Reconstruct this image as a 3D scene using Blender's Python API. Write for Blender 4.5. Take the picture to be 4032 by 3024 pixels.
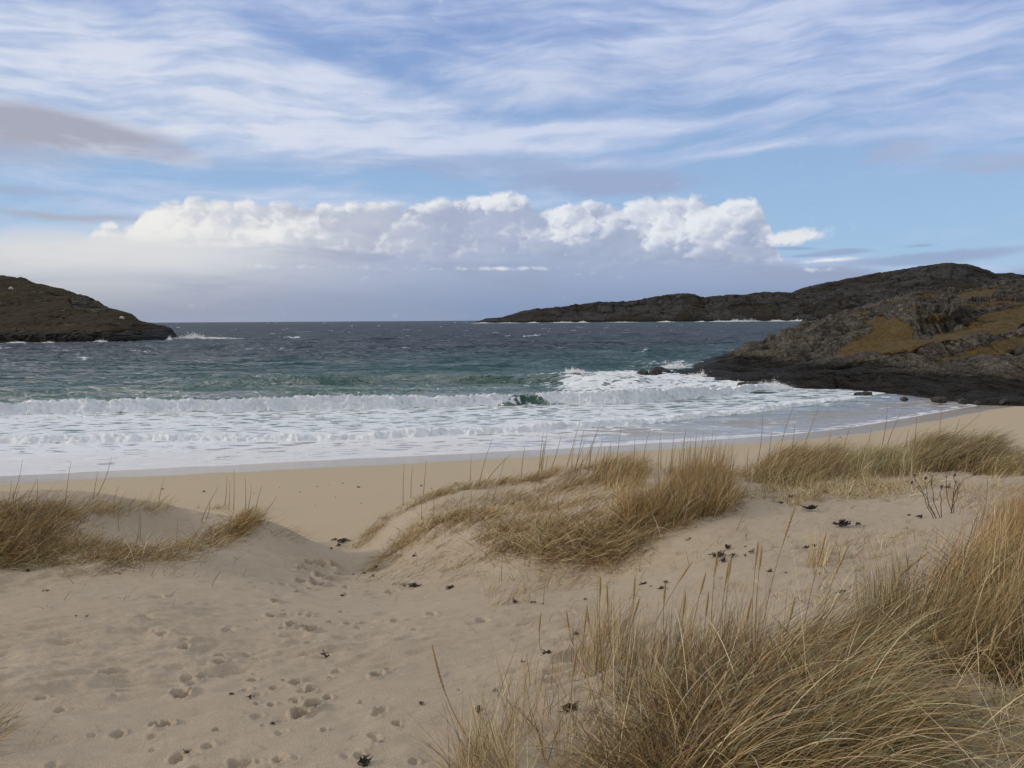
import bpy, bmesh, math, random
import numpy as np
from mathutils import Matrix, Vector

for o in list(bpy.data.objects):
    bpy.data.objects.remove(o)
SC = bpy.context.scene
COL = SC.collection
RNG = np.random.default_rng(7)
random.seed(7)
rad = math.radians

# ------------------------------------------------------------------ camera
H = 6.2                     # eye height above the sea, metres
FPX = 3261.0                # focal length in photo pixels (4032 wide)
PITCH = math.atan(251 / FPX)
ROLL = 0.006
cF = np.array([0, math.cos(PITCH), -math.sin(PITCH)])
_r0 = np.array([1.0, 0, 0]); _u0 = np.array([0, math.sin(PITCH), math.cos(PITCH)])
cR = math.cos(ROLL) * _r0 - math.sin(ROLL) * _u0
cU = math.cos(ROLL) * _u0 + math.sin(ROLL) * _r0
cam_d = bpy.data.cameras.new('camera')
cam_d.sensor_width = 36.0
cam_d.lens = 36.0 * FPX / 4032.0
cam_d.clip_start = 0.1
cam_d.clip_end = 60000
cam = bpy.data.objects.new('camera', cam_d)
COL.objects.link(cam)
cam.matrix_world = Matrix(((cR[0], cU[0], -cF[0], 0), (cR[1], cU[1], -cF[1], 0),
                           (cR[2], cU[2], -cF[2], H), (0, 0, 0, 1)))
SC.camera = cam
SC.render.resolution_x = 1024
SC.render.resolution_y = 768
SC.view_settings.view_transform = 'Standard'
SC.view_settings.look = 'None'
SC.view_settings.gamma = 1.0
SC.view_settings.exposure = 0.0

def ray(u, v):
    u = np.asarray(u, float); v = np.asarray(v, float)
    a = (u - 2016) / FPX; b = (v - 1512) / FPX
    return cF + a[..., None] * cR - b[..., None] * cU

def project(P):
    Q = P - np.array([0, 0, H])
    w = Q @ cF
    return 2016 + FPX * (Q @ cR) / w, 1512 - FPX * (Q @ cU) / w

# ------------------------------------------------------------------ sun
SUN_AZ, SUN_EL = -95.0, 20.0            # degrees, azimuth from +Y (negative = left)
sd = bpy.data.lights.new('sun', 'SUN')
sd.energy = 1.7
sd.angle = rad(8)
sd.color = (1.0, 0.87, 0.70)
sun = bpy.data.objects.new('sun', sd)
COL.objects.link(sun)
_sv = Vector((math.sin(rad(SUN_AZ)) * math.cos(rad(SUN_EL)), math.cos(rad(SUN_AZ)) * math.cos(rad(SUN_EL)), math.sin(rad(SUN_EL))))
sun.rotation_euler = _sv.to_track_quat('Z', 'Y').to_euler()

# ------------------------------------------------------------------ node expression helper
def lin(r, g, b):
    f = lambda c: (c / 255 / 12.92) if c / 255 <= 0.04045 else ((c / 255 + 0.055) / 1.055) ** 2.4
    return (f(r), f(g), f(b), 1.0)

class X:
    """float expression over shader nodes"""
    def __init__(s, nt, sock): s.nt = nt; s.s = sock
    def _m(s, op, *a, clamp=False):
        n = s.nt.nodes.new('ShaderNodeMath'); n.operation = op; n.use_clamp = clamp
        for i, q in enumerate((s,) + a):
            if isinstance(q, X): s.nt.links.new(q.s, n.inputs[i])
            else: n.inputs[i].default_value = float(q)
        return X(s.nt, n.outputs[0])
    def __add__(s, o): return s._m('ADD', o)
    __radd__ = __add__
    def __sub__(s, o): return s._m('SUBTRACT', o)
    def __rsub__(s, o): return s._m('MULTIPLY', -1.0)._m('ADD', o)
    def __mul__(s, o): return s._m('MULTIPLY', o)
    __rmul__ = __mul__
    def __truediv__(s, o): return s._m('DIVIDE', o)
    def pw(s, o): return s._m('POWER', o)
    def mx(s, o): return s._m('MAXIMUM', o)
    def mn(s, o): return s._m('MINIMUM', o)
    def cl(s): return s._m('ADD', 0.0, clamp=True)
    def ab(s): return s._m('ABSOLUTE')
    def ss(s, a, b, lo=0.0, hi=1.0):
        n = s.nt.nodes.new('ShaderNodeMapRange'); n.interpolation_type = 'SMOOTHSTEP'
        s.nt.links.new(s.s, n.inputs['Value'])
        n.inputs['From Min'].default_value = a; n.inputs['From Max'].default_value = b
        n.inputs['To Min'].default_value = lo; n.inputs['To Max'].default_value = hi
        return X(s.nt, n.outputs[0])

def vec(nt, x, y, z=0.0):
    n = nt.nodes.new('ShaderNodeCombineXYZ')
    for i, q in enumerate((x, y, z)):
        if isinstance(q, X): nt.links.new(q.s, n.inputs[i])
        else: n.inputs[i].default_value = q
    return n.outputs[0]

def noise(nt, v, scale=1.0, detail=5.0, rough=0.5, dist=0.0, lac=2.0):
    n = nt.nodes.new('ShaderNodeTexNoise')
    nt.links.new(v, n.inputs['Vector'])
    n.inputs['Scale'].default_value = scale; n.inputs['Detail'].default_value = detail
    n.inputs['Roughness'].default_value = rough; n.inputs['Distortion'].default_value = dist
    n.inputs['Lacunarity'].default_value = lac
    return X(nt, n.outputs[0])

def voro(nt, v, scale=1.0, feature='F1', rand=1.0):
    n = nt.nodes.new('ShaderNodeTexVoronoi'); n.feature = feature
    nt.links.new(v, n.inputs['Vector']); n.inputs['Scale'].default_value = scale
    n.inputs['Randomness'].default_value = rand
    return X(nt, n.outputs[0])

def mixc(nt, f, a, b, blend='MIX'):
    n = nt.nodes.new('ShaderNodeMix'); n.data_type = 'RGBA'; n.blend_type = blend
    if isinstance(f, X): nt.links.new(f.s, n.inputs[0])
    else: n.inputs[0].default_value = f
    for i, q in ((6, a), (7, b)):
        if isinstance(q, (tuple, list)): n.inputs[i].default_value = tuple(q)
        else: nt.links.new(q, n.inputs[i])
    return n.outputs[2]

# ------------------------------------------------------------------ world
W = bpy.data.worlds.new('World'); SC.world = W; W.use_nodes = True
wt = W.node_tree
bg = wt.nodes['Background']
SKYS = 0.10
bg.inputs[1].default_value = SKYS
tcn = wt.nodes.new('ShaderNodeTexCoord')
sepd = wt.nodes.new('ShaderNodeSeparateXYZ')
wt.links.new(tcn.outputs['Generated'], sepd.inputs[0])
dx, dy, dz = (X(wt, sepd.outputs[i]) for i in range(3))
U = dx._m('ARCTAN2', dy) * (180 / math.pi)
V = dz._m('ARCSINE') * (180 / math.pi)
sky = wt.nodes.new('ShaderNodeTexSky'); sky.sky_type = 'NISHITA'; sky.sun_disc = False
sky.sun_elevation = rad(SUN_EL); sky.sun_rotation = rad(SUN_AZ)
sky.dust_density = 0.6; sky.ozone_density = 2.0; sky.air_density = 1.0

def UV(u, v):
    d = ray(u, v); d = d / np.linalg.norm(d)
    return math.degrees(math.atan2(d[0], d[1])), math.degrees(math.asin(d[2]))

def blob(u, v, su, sv, tilt=0.0, p=None):
    """soft elliptical patch of sky, centre / size given in photo pixels (57 px = 1 degree)"""
    a, b = UV(u, v); k = 1 / 57.0
    c, s = math.cos(rad(tilt)), math.sin(rad(tilt))
    x = (U if p is None else p[0]) - a; y = (V if p is None else p[1]) - b
    X1 = (x * c + y * s) / (su * k); Y1 = (y * c - x * s) / (sv * k)
    return (X1 * X1 + Y1 * Y1).mn(6.0).__mul__(-1.0)._m('EXPONENT')

def fcurve(x, pts):
    """pts: (value x in degrees, y in degrees) -> float curve"""
    n = wt.nodes.new('ShaderNodeFloatCurve')
    lo, hi = -45.0, 45.0
    xs = ((x - lo) / (hi - lo)).cl()
    wt.links.new(xs.s, n.inputs['Value'])
    cv = n.mapping.curves[0]
    P = [((a - lo) / (hi - lo), b / 15.0) for a, b in pts]
    cv.points[0].location = (0, P[0][1]); cv.points[1].location = (1, P[-1][1])
    for a, b in P: cv.points.new(a, b)
    n.mapping.update()
    return X(wt, n.outputs[0]) * 15.0

SB = 1.0 / SKYS     # cloud colours are given as seen, so undo the background strength
def sc(r, g, b):
    c = lin(r, g, b); return (c[0] * SB, c[1] * SB, c[2] * SB, 1)

# base sky blue
base = mixc(wt, 1.0, sky.outputs[0], (1.35, 1.30, 1.36, 1), 'MULTIPLY')
horizon_blue = mixc(wt, V.ss(3, 22), sc(156, 190, 224), sc(130, 158, 210))
base = mixc(wt, 0.9, base, horizon_blue)
# warp
Pw = vec(wt, U * 0.05, V * 0.09)
w1 = noise(wt, Pw, 1.3, 3, 0.5)
w2 = noise(wt, vec(wt, U * 0.05 + 7.3, V * 0.09 + 3.1), 1.3, 3, 0.5)
Uw = U + (w1 - 0.5) * 9.0
Vw = V + (w2 - 0.5) * 4.5
Vt = Vw - U * 0.045                    # streaks rise gently to the right
st1 = noise(wt, vec(wt, Uw * 0.055, Vt * 0.30), 1.0, 8, 0.58, 0.3)
st2 = noise(wt, vec(wt, Uw * 0.13 + 11.0, Vt * 0.95 + 5.0), 1.0, 5, 0.54, 0.25)
st3 = noise(wt, vec(wt, U * 0.5 + Vw * 0.25, Vt * 1.9 - U * 0.12), 1.0, 5, 0.6, 0.6)
rip = noise(wt, vec(wt, U * 0.22 + Vt * 0.35, Vt * 0.75 - U * 0.04), 1.0, 3, 0.5, 0.3)
dens = (st1 - 0.5) * 1.4 + (st2 - 0.5) * 1.7 + (st3 - 0.5) * 0.35 + (rip - 0.5) * 0.9 + 0.60
pw_ = (Uw * 0.35 + U * 0.65, Vw * 0.45 + V * 0.55)
for (u, v, su, sv, t, w) in [
        (450, 330, 1000, 200, -4, .34), (1350, 400, 620, 70, -6, .30), (1200, 540, 700, 50, 0, .30),
        (2700, 190, 1000, 140, 4, .22), (2450, 492, 420, 24, 1, .55), (2900, 600, 1100, 18, 2.0, .42),
        (2150, 560, 500, 20, -2, .3), (3300, 330, 500, 60, 10, .22), (200, 130, 600, 60, 0, .10),
        (1480, 250, 340, 80, -14, -.50), (1200, 180, 240, 40, -10, -.25), (2500, 432, 620, 24, 0, -.55),
        (2300, 140, 330, 30, 5, -.35), (3500, 800, 900, 170, 0, -.85), (3300, 470, 900, 35, 4, -.35),
        (1200, 700, 900, 45, 0, -.65), (1900, 670, 500, 30, 0, -.30), (300, 770, 500, 50, 0, -.25),
        (2900, 680, 700, 50, 2, -.5), (3100, 50, 500, 80, 6, .15), (100, 860, 400, 120, 0, -.30),
        (3750, 280, 320, 60, 16, -.20)]:
    dens = dens + blob(u, v, su, sv, t, pw_) * w
cir = dens.ss(-0.05, 1.15)
cirw = (blob(300, 450, 1600, 500)).cl()
cir_col = mixc(wt, cirw, sc(200, 210, 236), sc(221, 227, 238))
cir_col = mixc(wt, dens.ss(0.6, 1.3), mixc(wt, 0.5, cir_col, sc(176, 192, 226)), cir_col)
out = mixc(wt, cir * 0.92, base, cir_col)
# low grey scud
gn = noise(wt, vec(wt, Uw * 0.16, Vw * 0.5), 1.0, 6, 0.55)
gp = (U + (gn - 0.5) * 5.0, V + (gn - 0.5) * 1.6)
def grey(out, lst, col):
    g = None
    for (u, v, su, sv, t, w) in lst:
        q = blob(u, v, su, sv, t, gp) * w
        g = q if g is None else g + q
    return mixc(wt, (g * (gn * 1.7 + 0.15)).ss(0.02, 1.05), out, col)
out = grey(out, [(60, 480, 330, 60, 0, 1.1), (420, 545, 330, 36, -8, .9), (0, 600, 350, 60, 0, .45), (300, 850, 420, 18, 0, .7), (0, 745, 260, 18, 0, .5)], sc(168, 171, 187))
out = grey(out, [(2430, 722, 300, 42, 0, 1.3), (2080, 660, 360, 60, 0, .6), (1450, 640, 520, 38, 0, .45)], sc(155, 172, 206))
out = grey(out, [(3560, 590, 110, 48, 0, .8), (3960, 640, 210, 30, -3, .9), (2500, 300, 500, 80, 5, .35)], sc(165, 178, 208))
# low sheet near the horizon
hn = noise(wt, vec(wt, U * 0.10, V * 0.55), 1.0, 7, 0.6, 0.3)
left = U.ss(-34, 4)
hcolA = mixc(wt, left, sc(208, 210, 214), sc(160, 174, 203))
hcolB = mixc(wt, left, sc(166, 170, 182), sc(134, 153, 186))
hcol = mixc(wt, V.ss(0.2, 4.2), hcolB, hcolA)
hcol = mixc(wt, hn.ss(0.42, 0.70, 0, 0.6), hcol, sc(150, 160, 184))
topc = fcurve(U, [(-45, 5.4), (-34, 5.2), (-24, 5.4), (-10, 4.8), (5, 4.4), (17, 3.9), (20, 3.6), (24, 3.0), (28, 2.8), (36, 3.6), (45, 4.5)])
hm = (topc + (hn - 0.5) * 2.6 - V).ss(-0.35, 0.75)
# cream glow of lit far cloud at left
cream = (blob(220, 985, 620, 105) + blob(720, 990, 420, 90) * 0.75) * (hn * 0.9 + 0.45)
# cumulus bank
cpts = [UV(u, v) for u, v in [(0, 1060), (200, 1010), (330, 960), (400, 900), (520, 868), (575, 800), (700, 785), (900, 795),
        (1300, 800), (1500, 800), (1700, 792), (1850, 765), (1980, 752), (2060, 770), (2120, 800), (2250, 802), (2400, 795), (2700, 785),
        (2960, 792), (3010, 850), (3050, 930), (3075, 1010), (3250, 1075), (4032, 1100)]]
ctop = fcurve(U, cpts)
b1 = noise(wt, vec(wt, U * 0.30, V * 0.50), 1.0, 6, 0.50, 0.1)
b2 = noise(wt, vec(wt, (U - 0.75) * 0.30, (V + 0.45) * 0.50), 1.0, 6, 0.50, 0.1)
b3 = noise(wt, vec(wt, U * 1.15 + 3.0, V * 1.5), 1.0, 4, 0.52)
b4 = noise(wt, vec(wt, (U - 0.20) * 1.15 + 3.0, (V + 0.16) * 1.5), 1.0, 4, 0.52)
def puff(ox, oy):
    """cauliflower relief: overlapping rounded billows at three sizes"""
    t = None
    for k, (sx, sy, w_, sm) in enumerate([(0.30, 0.42, 1.0, .9), (0.72, 0.95, .55, .8), (1.7, 2.1, .26, .7)]):
        n = wt.nodes.new('ShaderNodeTexVoronoi'); n.voronoi_dimensions = '2D'; n.feature = 'SMOOTH_F1'; n.inputs['Smoothness'].default_value = sm * .6
        wt.links.new(vec(wt, (U + ox + (b3 - 0.5) * 2.0) * sx + k * 7.7, (V + oy + (b1 - 0.5) * 1.5) * sy + k * 3.1), n.inputs['Vector']); n.inputs['Scale'].default_value = 1.0
        q = X(wt, n.outputs[0]); q = (q * q) * -w_
        t = q if t is None else t + q
    return t
pf1 = puff(0, 0); pf2 = puff(-0.42, 0.34)
d_top = ctop + pf1 * 1.1 + 0.45 + (b1 - 0.5) * 0.9 - V
cm = d_top.ss(-0.10, 0.42)
relief = (pf1 - pf2) * 1.7 + (b1 - b2) * 1.3 + (b3 - b4) * 0.5
lit = relief + 0.27 + d_top.ss(0.0, 1.5, 0.22, 0.0)
bp = (U + (b1 - 0.5) * 3.0 + pf1 * .8, V + (b3 - 0.5) * 1.6)
for (u, v, su, sv, t, w) in [
        (760, 890, 360, 110, 0, .42), (1040, 950, 60, 110, 0, .75), (900, 985, 60, 50, 0, .45), (960, 920, 22, 60, 10, .4), (480, 940, 150, 90, 0, .40), (640, 960, 200, 90, 0, .25),
        (1215, 910, 60, 50, 0, .6), (1510, 985, 60, 40, 0, .55), (1660, 1000, 35, 25, 0, .5), (1290, 1000, 30, 40, 0, .45), (1330, 1010, 60, 30, 0, .2),
        (2660, 860, 400, 75, 0, .62), (2160, 870, 55, 80, 15, .55), (2060, 940, 60, 30, 15, .3), (1960, 782, 150, 28, 0, .62), (2760, 950, 160, 36, 0, .30), (1300, 790, 240, 12, 0, .3), (1650, 790, 160, 14, 0, .35),
        (1600, 930, 460, 80, 0, -.42), (2440, 935, 48, 55, 0, -.95), (2200, 1010, 420, 50, 0, -.6), (2950, 940, 110, 80, 0, -.55), (2800, 1030, 300, 40, 0, -.3),
        (640, 1000, 180, 40, 0, -.15), (1350, 850, 620, 22, 0, -.50), (2080, 850, 45, 60, 0, -.5), (1900, 900, 160, 60, 0, -.35), (1000, 1060, 600, 26, 0, .10)]:
    lit = lit + blob(u, v, su, sv, t, bp) * w
shadeL = mixc(wt, U.ss(-24, 4), sc(203, 206, 213), sc(166, 178, 204))
litc = mixc(wt, U.ss(-26, 10), sc(238, 237, 234), sc(228, 232, 239))
shadeL = mixc(wt, b1.ss(0.35, 0.62, 0.0, 0.55), shadeL, mixc(wt, U.ss(-24, 4), sc(186, 191, 203), sc(148, 163, 194)))
shadeL = mixc(wt, (pf1 + 0.75).ss(0, .6, 0.0, 0.35), shadeL, sc(190, 199, 216))
ccol = mixc(wt, lit.ss(-0.20, 1.30), shadeL, litc)
out = mixc(wt, cm, out, ccol)
out = mixc(wt, hm, out, hcol)
out = mixc(wt, cream.ss(0.05, 1.5) * 0.72, out, sc(225, 226, 226))
# small lit tufts low in the bank and at right
tn = (b3 - 0.5) * 1.2 + (b1 - 0.5) * 1.0
tuf = None
for (u, v, su, sv, t, w) in [(3150, 925, 110, 24, 6, 1.3), (3080, 945, 60, 24, 0, .9),
                             (3270, 1024, 100, 9, 2, 1.1), (3230, 1062, 60, 12, 0, .7), (1950, 1058, 300, 10, 0, .7), 
                             (2260, 1080, 90, 12, 0, .5), (1180, 1050, 300, 12, 0, .5)]:
    q = blob(u, v, su, sv, t) * w
    tuf = q if tuf is None else tuf + q
out = mixc(wt, (tuf * (b3 * 1.1 + 0.40) + tn).ss(0.22, 1.15), out, sc(226, 229, 234))
gs = None
for (u, v, su, sv, t, w) in [(3120, 978, 90, 8, -2, 1.0), (3330, 985, 80, 8, 0, .9), (3230, 1003, 160, 9, 2, 1.0), (3620, 967, 60, 7, 2, .9), (3800, 1000, 330, 22, 3, .8), (3560, 1030, 240, 22, 0, .7), (3200, 802, 60, 7, 0, .5)]:
    q = blob(u, v, su, sv, t) * w
    gs = q if gs is None else gs + q
out = mixc(wt, (gs + tn * 0.35).ss(0.25, 0.95) * 0.85, out, sc(150, 168, 200))
# the rest of the sky, outside the photograph, is broken grey-white cloud
gen = noise(wt, vec(wt, dx * 2.2, dy * 2.2, dz * 4.0), 1.0, 5, 0.55)
rest = mixc(wt, gen.ss(0.3, 0.7), sc(176, 184, 198), sc(228, 224, 218))
around = (U.ab().ss(40, 62)).mx(V.ss(24, 42))
out = mixc(wt, around, out, rest)
wt.links.new(out, bg.inputs[0])
W.cycles.sampling_method = 'MANUAL'
W.cycles.sample_map_resolution = 512

# ------------------------------------------------------------------ numpy noise
def _hash(ix, iy, seed):
    h = (ix.astype(np.int64) * 374761393 + iy.astype(np.int64) * 668265263 + seed * 2147483647) & 0xFFFFFFFF
    h = ((h ^ (h >> 13)) * 1274126177) & 0xFFFFFFFF
    h = ((h ^ (h >> 16)) * 2246822519) & 0xFFFFFFFF
    return ((h ^ (h >> 15)) & 0xFFFFFF) / float(0xFFFFFF)

def pn(x, y, seed=0):
    ix = np.floor(x); iy = np.floor(y); fx = x - ix; fy = y - iy
    sx = fx * fx * fx * (fx * (fx * 6 - 15) + 10); sy = fy * fy * fy * (fy * (fy * 6 - 15) + 10)
    def g(a, b):
        t = _hash(ix + a, iy + b, seed) * 2 * np.pi
        return np.cos(t) * (fx - a) + np.sin(t) * (fy - b)
    return ((g(0, 0) * (1 - sx) + g(1, 0) * sx) * (1 - sy) + (g(0, 1) * (1 - sx) + g(1, 1) * sx) * sy) * 1.5

def fbm(x, y, oct=4, seed=0, gain=0.5, lac=2.03):
    a = 1.0; s = 0.0; t = 0
    for i in range(oct):
        s = s + a * pn(x, y, seed + i * 17); t += a
        x = x * lac + 13.7; y = y * lac - 7.1; a *= gain
    return s / t

def ridged(x, y, oct=4, seed=0):
    a = 1.0; s = 0.0; t = 0
    for i in range(oct):
        s = s + a * (1 - np.abs(pn(x, y, seed + i * 31)) * 2); t += a
        x = x * 2.1 + 3.7; y = y * 2.1 - 9.1; a *= 0.5
    return s / t

def worley(x, y, seed=0):
    ix = np.floor(x); iy = np.floor(y)
    f1 = np.full(x.shape, 9.0); f2 = f1.copy(); cid = np.zeros(x.shape); ox = np.zeros(x.shape); oy = np.zeros(x.shape)
    for a in (-1, 0, 1):
        for b in (-1, 0, 1):
            px = ix + a + _hash(ix + a, iy + b, seed); py = iy + b + _hash(ix + a, iy + b, seed + 5)
            d = np.hypot(px - x, py - y)
            nr = d < f1
            f2 = np.where(nr, f1, np.minimum(f2, d))
            cid = np.where(nr, _hash(ix + a, iy + b, seed + 9), cid)
            ox = np.where(nr, x - px, ox); oy = np.where(nr, y - py, oy)
            f1 = np.where(nr, d, f1)
    return f1, f2, cid, ox, oy

def sst(a, b, x):
    t = np.clip((x - a) / (b - a), 0, 1); return t * t * (3 - 2 * t)

# ------------------------------------------------------------------ mesh helpers
def mesh_obj(name, verts, faces, mat, smooth=True, attrs=None, parent=None):
    me = bpy.data.meshes.new(name)
    verts = np.ascontiguousarray(verts, dtype=np.float32); faces = np.ascontiguousarray(faces, dtype=np.int32)
    nv, nf, k = len(verts), len(faces), faces.shape[1]
    me.vertices.add(nv); me.vertices.foreach_set('co', verts.ravel())
    me.loops.add(nf * k); me.loops.foreach_set('vertex_index', faces.ravel())
    me.polygons.add(nf)
    me.polygons.foreach_set('loop_start', np.arange(0, nf * k, k, dtype=np.int32))
    me.polygons.foreach_set('loop_total', np.full(nf, k, dtype=np.int32))
    me.polygons.foreach_set('use_smooth', np.full(nf, smooth, dtype=bool))
    me.update(calc_edges=True); me.validate()
    for an, arr in (attrs or {}).items():
        arr = np.asarray(arr, dtype=np.float32)
        if arr.ndim == 1:
            at = me.attributes.new(an, 'FLOAT', 'POINT'); at.data.foreach_set('value', arr)
        else:
            at = me.attributes.new(an, 'FLOAT_COLOR', 'POINT')
            at.data.foreach_set('color', np.concatenate([arr, np.ones((len(arr), 1), np.float32)], 1).ravel())
    if mat: me.materials.append(mat)
    o = bpy.data.objects.new(name, me); COL.objects.link(o)
    if parent: o.parent = parent
    return o

def grid_faces(nr, nc, flip=False):
    i = np.arange(nr - 1)[:, None] * nc + np.arange(nc - 1)[None, :]
    f = np.stack([i, i + 1, i + nc + 1, i + nc], -1).reshape(-1, 4)
    return f[:, ::-1] if flip else f

def tag(o, label=None, cat=None, group=None, kind=None):
    if label: o['label'] = label
    if cat: o['category'] = cat
    if group: o['group'] = group
    if kind: o['kind'] = kind
    return o

def new_mat(name):
    m = bpy.data.materials.new(name); m.use_nodes = True
    nt = m.node_tree; b = nt.nodes['Principled BSDF']
    return m, nt, b

def pos(nt):
    g = nt.nodes.new('ShaderNodeNewGeometry')
    s = nt.nodes.new('ShaderNodeSeparateXYZ'); nt.links.new(g.outputs['Position'], s.inputs[0])
    return g.outputs['Position'], X(nt, s.outputs[0]), X(nt, s.outputs[1]), X(nt, s.outputs[2])

def attr(nt, name):
    a = nt.nodes.new('ShaderNodeAttribute'); a.attribute_name = name
    return X(nt, a.outputs['Fac']), a.outputs['Color']

def bump(nt, h, dist, strength=1.0, normal=None):
    b = nt.nodes.new('ShaderNodeBump'); nt.links.new(h.s, b.inputs['Height'])
    b.inputs['Distance'].default_value = dist; b.inputs['Strength'].default_value = strength
    if normal is not None: nt.links.new(normal, b.inputs['Normal'])
    return b.outputs[0]

# ------------------------------------------------------------------ sand: shape
def pts3(lst):
    a = np.array(lst, float); d = ray(a[:, 0], a[:, 1]); t = (a[:, 2] - H) / d[:, 2]
    P = d * t[:, None]; P[:, 2] = a[:, 2]; return P

CTRL = pts3([
    (2016, 3024, 4.6), (0, 3024, 4.6), (4032, 3024, 4.85), (-1500, 3024, 4.6), (5500, 3024, 5.0), (-1800, 2300, 4.5), (5600, 2300, 5.1),
    (0, 2600, 4.5), (1000, 2600, 4.4), (2000, 2700, 4.5), (3000, 2700, 4.65), (4000, 2700, 4.9), (500, 2400, 4.35),
    (0, 2260, 4.22), (600, 2290, 4.17), (1000, 2300, 4.05), (1350, 2300, 3.78), (1330, 2200, 3.25), (1385, 2145, 2.75), (1350, 2080, 2.2),
    (1235, 2145, 3.35), (1130, 2080, 3.80), (1000, 2045, 4.0), (900, 2080, 3.97), (1100, 2200, 3.85),
    (0, 2180, 4.3), (300, 2150, 4.27), (700, 2180, 4.12), (0, 2000, 4.48), (300, 1995, 4.36), (500, 1995, 4.25), (650, 2080, 3.98), (480, 2070, 4.12),
    (740, 2000, 3.96), (-800, 2000, 4.5), (-800, 2300, 4.4),
    (1430, 2130, 3.05), (1500, 2060, 3.42), (1650, 1965, 3.75), (1800, 1925, 3.9), (2000, 1905, 3.97), (2200, 1862, 4.1), (2400, 1838, 4.2),
    (2600, 1845, 4.16), (2850, 1855, 4.15), (1500, 2250, 3.5), (1600, 2130, 3.68), (1750, 2025, 3.98), (1900, 2015, 4.02), (2100, 1985, 3.88),
    (1850, 2100, 3.98), (2000, 2130, 4.1), (2300, 2160, 4.27), (2300, 2240, 4.13), (2600, 2100, 4.37), (2750, 2000, 4.42), (2700, 1900, 4.35),
    (1700, 2350, 3.95), (2000, 2350, 4.15), (2400, 2400, 4.35), (1500, 2500, 4.3), (2800, 2300, 4.5), (3100, 2150, 4.5), (3000, 2000, 4.43),
    (3400, 2050, 4.5), (3500, 2250, 4.65), (3000, 1930, 4.3), (3500, 1940, 4.36), (3700, 2010, 4.52), (3950, 1870, 4.3),
    (3200, 1850, 4.15), (3600, 1800, 4.3), (3800, 1790, 4.32), (4300, 1800, 4.4),
    (4032, 2300, 5.0), (3700, 2500, 4.82), (4032, 2050, 4.85), (3900, 2150, 4.75), (4700, 2100, 5.0)])
CTRL = np.vstack([CTRL, [(0, 0, 4.62), (-4, 0, 4.6), (4, 0, 5.1), (0, -6, 4.9), (-10, -6, 5.0), (10, -6, 5.4), (-14, 6, 4.6), (14, 6, 5.2)]])
_c = 0.35
_n = len(CTRL)
_D = np.sqrt(((CTRL[:, None, :2] - CTRL[None, :, :2]) ** 2).sum(-1) + _c * _c)
_A = np.zeros((_n + 3, _n + 3)); _A[:_n, :_n] = -_D - 0.03 * np.eye(_n) * -1
_A[:_n, :_n] = _D - 0.02 * np.eye(_n)
_A[:_n, _n] = 1; _A[:_n, _n + 1:] = CTRL[:, :2]; _A[_n, :_n] = 1; _A[_n + 1:, :_n] = CTRL[:, :2].T
_w = np.linalg.solve(_A, np.concatenate([CTRL[:, 2], [0, 0, 0]]))
def rbf(x, y):
    s = _w[_n] + _w[_n + 1] * x + _w[_n + 2] * y
    for i in range(_n):
        s = s + _w[i] * np.sqrt((x - CTRL[i, 0]) ** 2 + (y - CTRL[i, 1]) ** 2 + _c * _c)
    return s

def y_shore(x): return np.interp(x, [-300, -60, -20, 0, 8, 17, 28.5, 35.5, 50, 90, 300], [5, 22, 33.6, 39.0, 41.5, 45.0, 54.5, 60.5, 66, 70, 75])
def _smooth1(f, x, w=3.0):
    return (f(x - w) + f(x - w / 2) + f(x) + f(x + w / 2) + f(x + w)) / 5
def shore(x): return _smooth1(y_shore, x)
def beach(x, y):
    s = (shore(x) - y) * 0.90
    up = 2.35 * (1 - np.exp(-np.maximum(s, 0) * 0.085 / 2.35 * 1.12))
    return np.where(s > 0, up, np.maximum(s * 0.07, -6.0))
def y_crest(x): return np.interp(x, [-30, -10, -5, -3.4, -2.8, -2.2, -1.6, 0, 3, 6, 8, 12, 30], [9, 9, 9.4, 10.2, 13.5, 13.0, 12.0, 11.8, 12.3, 12.8, 13.0, 13.5, 16])

GX0, GX1, GY0, GY1, GS = -34.0, 40.0, -24.0, 26.0, 0.08
_gx = np.arange(GX0, GX1 + GS, GS); _gy = np.arange(GY0, GY1 + GS, GS)
_XX, _YY = np.meshgrid(_gx, _gy)
_Z = np.clip(rbf(_XX, _YY), 2.0, 5.6)
_edge = sst(16, 26, np.hypot(_XX, np.minimum(_YY, 0)))
_Z = _Z * (1 - _edge) + 5.2 * _edge
_k = sst(0.2, 3.6, _YY - y_crest(_XX))
_Z = _Z * (1 - _k) + np.minimum(beach(_XX, _YY), _Z + 0.3) * _k
def base_h(x, y):
    fx = np.clip((x - GX0) / GS, 0, len(_gx) - 1.001); fy = np.clip((y - GY0) / GS, 0, len(_gy) - 1.001)
    ix = fx.astype(int); iy = fy.astype(int); a = fx - ix; b = fy - iy
    z = (_Z[iy, ix] * (1 - a) + _Z[iy, ix + 1] * a) * (1 - b) + (_Z[iy + 1, ix] * (1 - a) + _Z[iy + 1, ix + 1] * a) * b
    k = sst(20, 25, y)
    z = z * (1 - k) + beach(x, y) * k
    far = sst(28, 38, np.abs(x)) * (1 - k)
    return z * (1 - far) + (np.where(y > 12, np.minimum(beach(x, y) + 1.5, 5), 5.2)) * far

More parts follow.
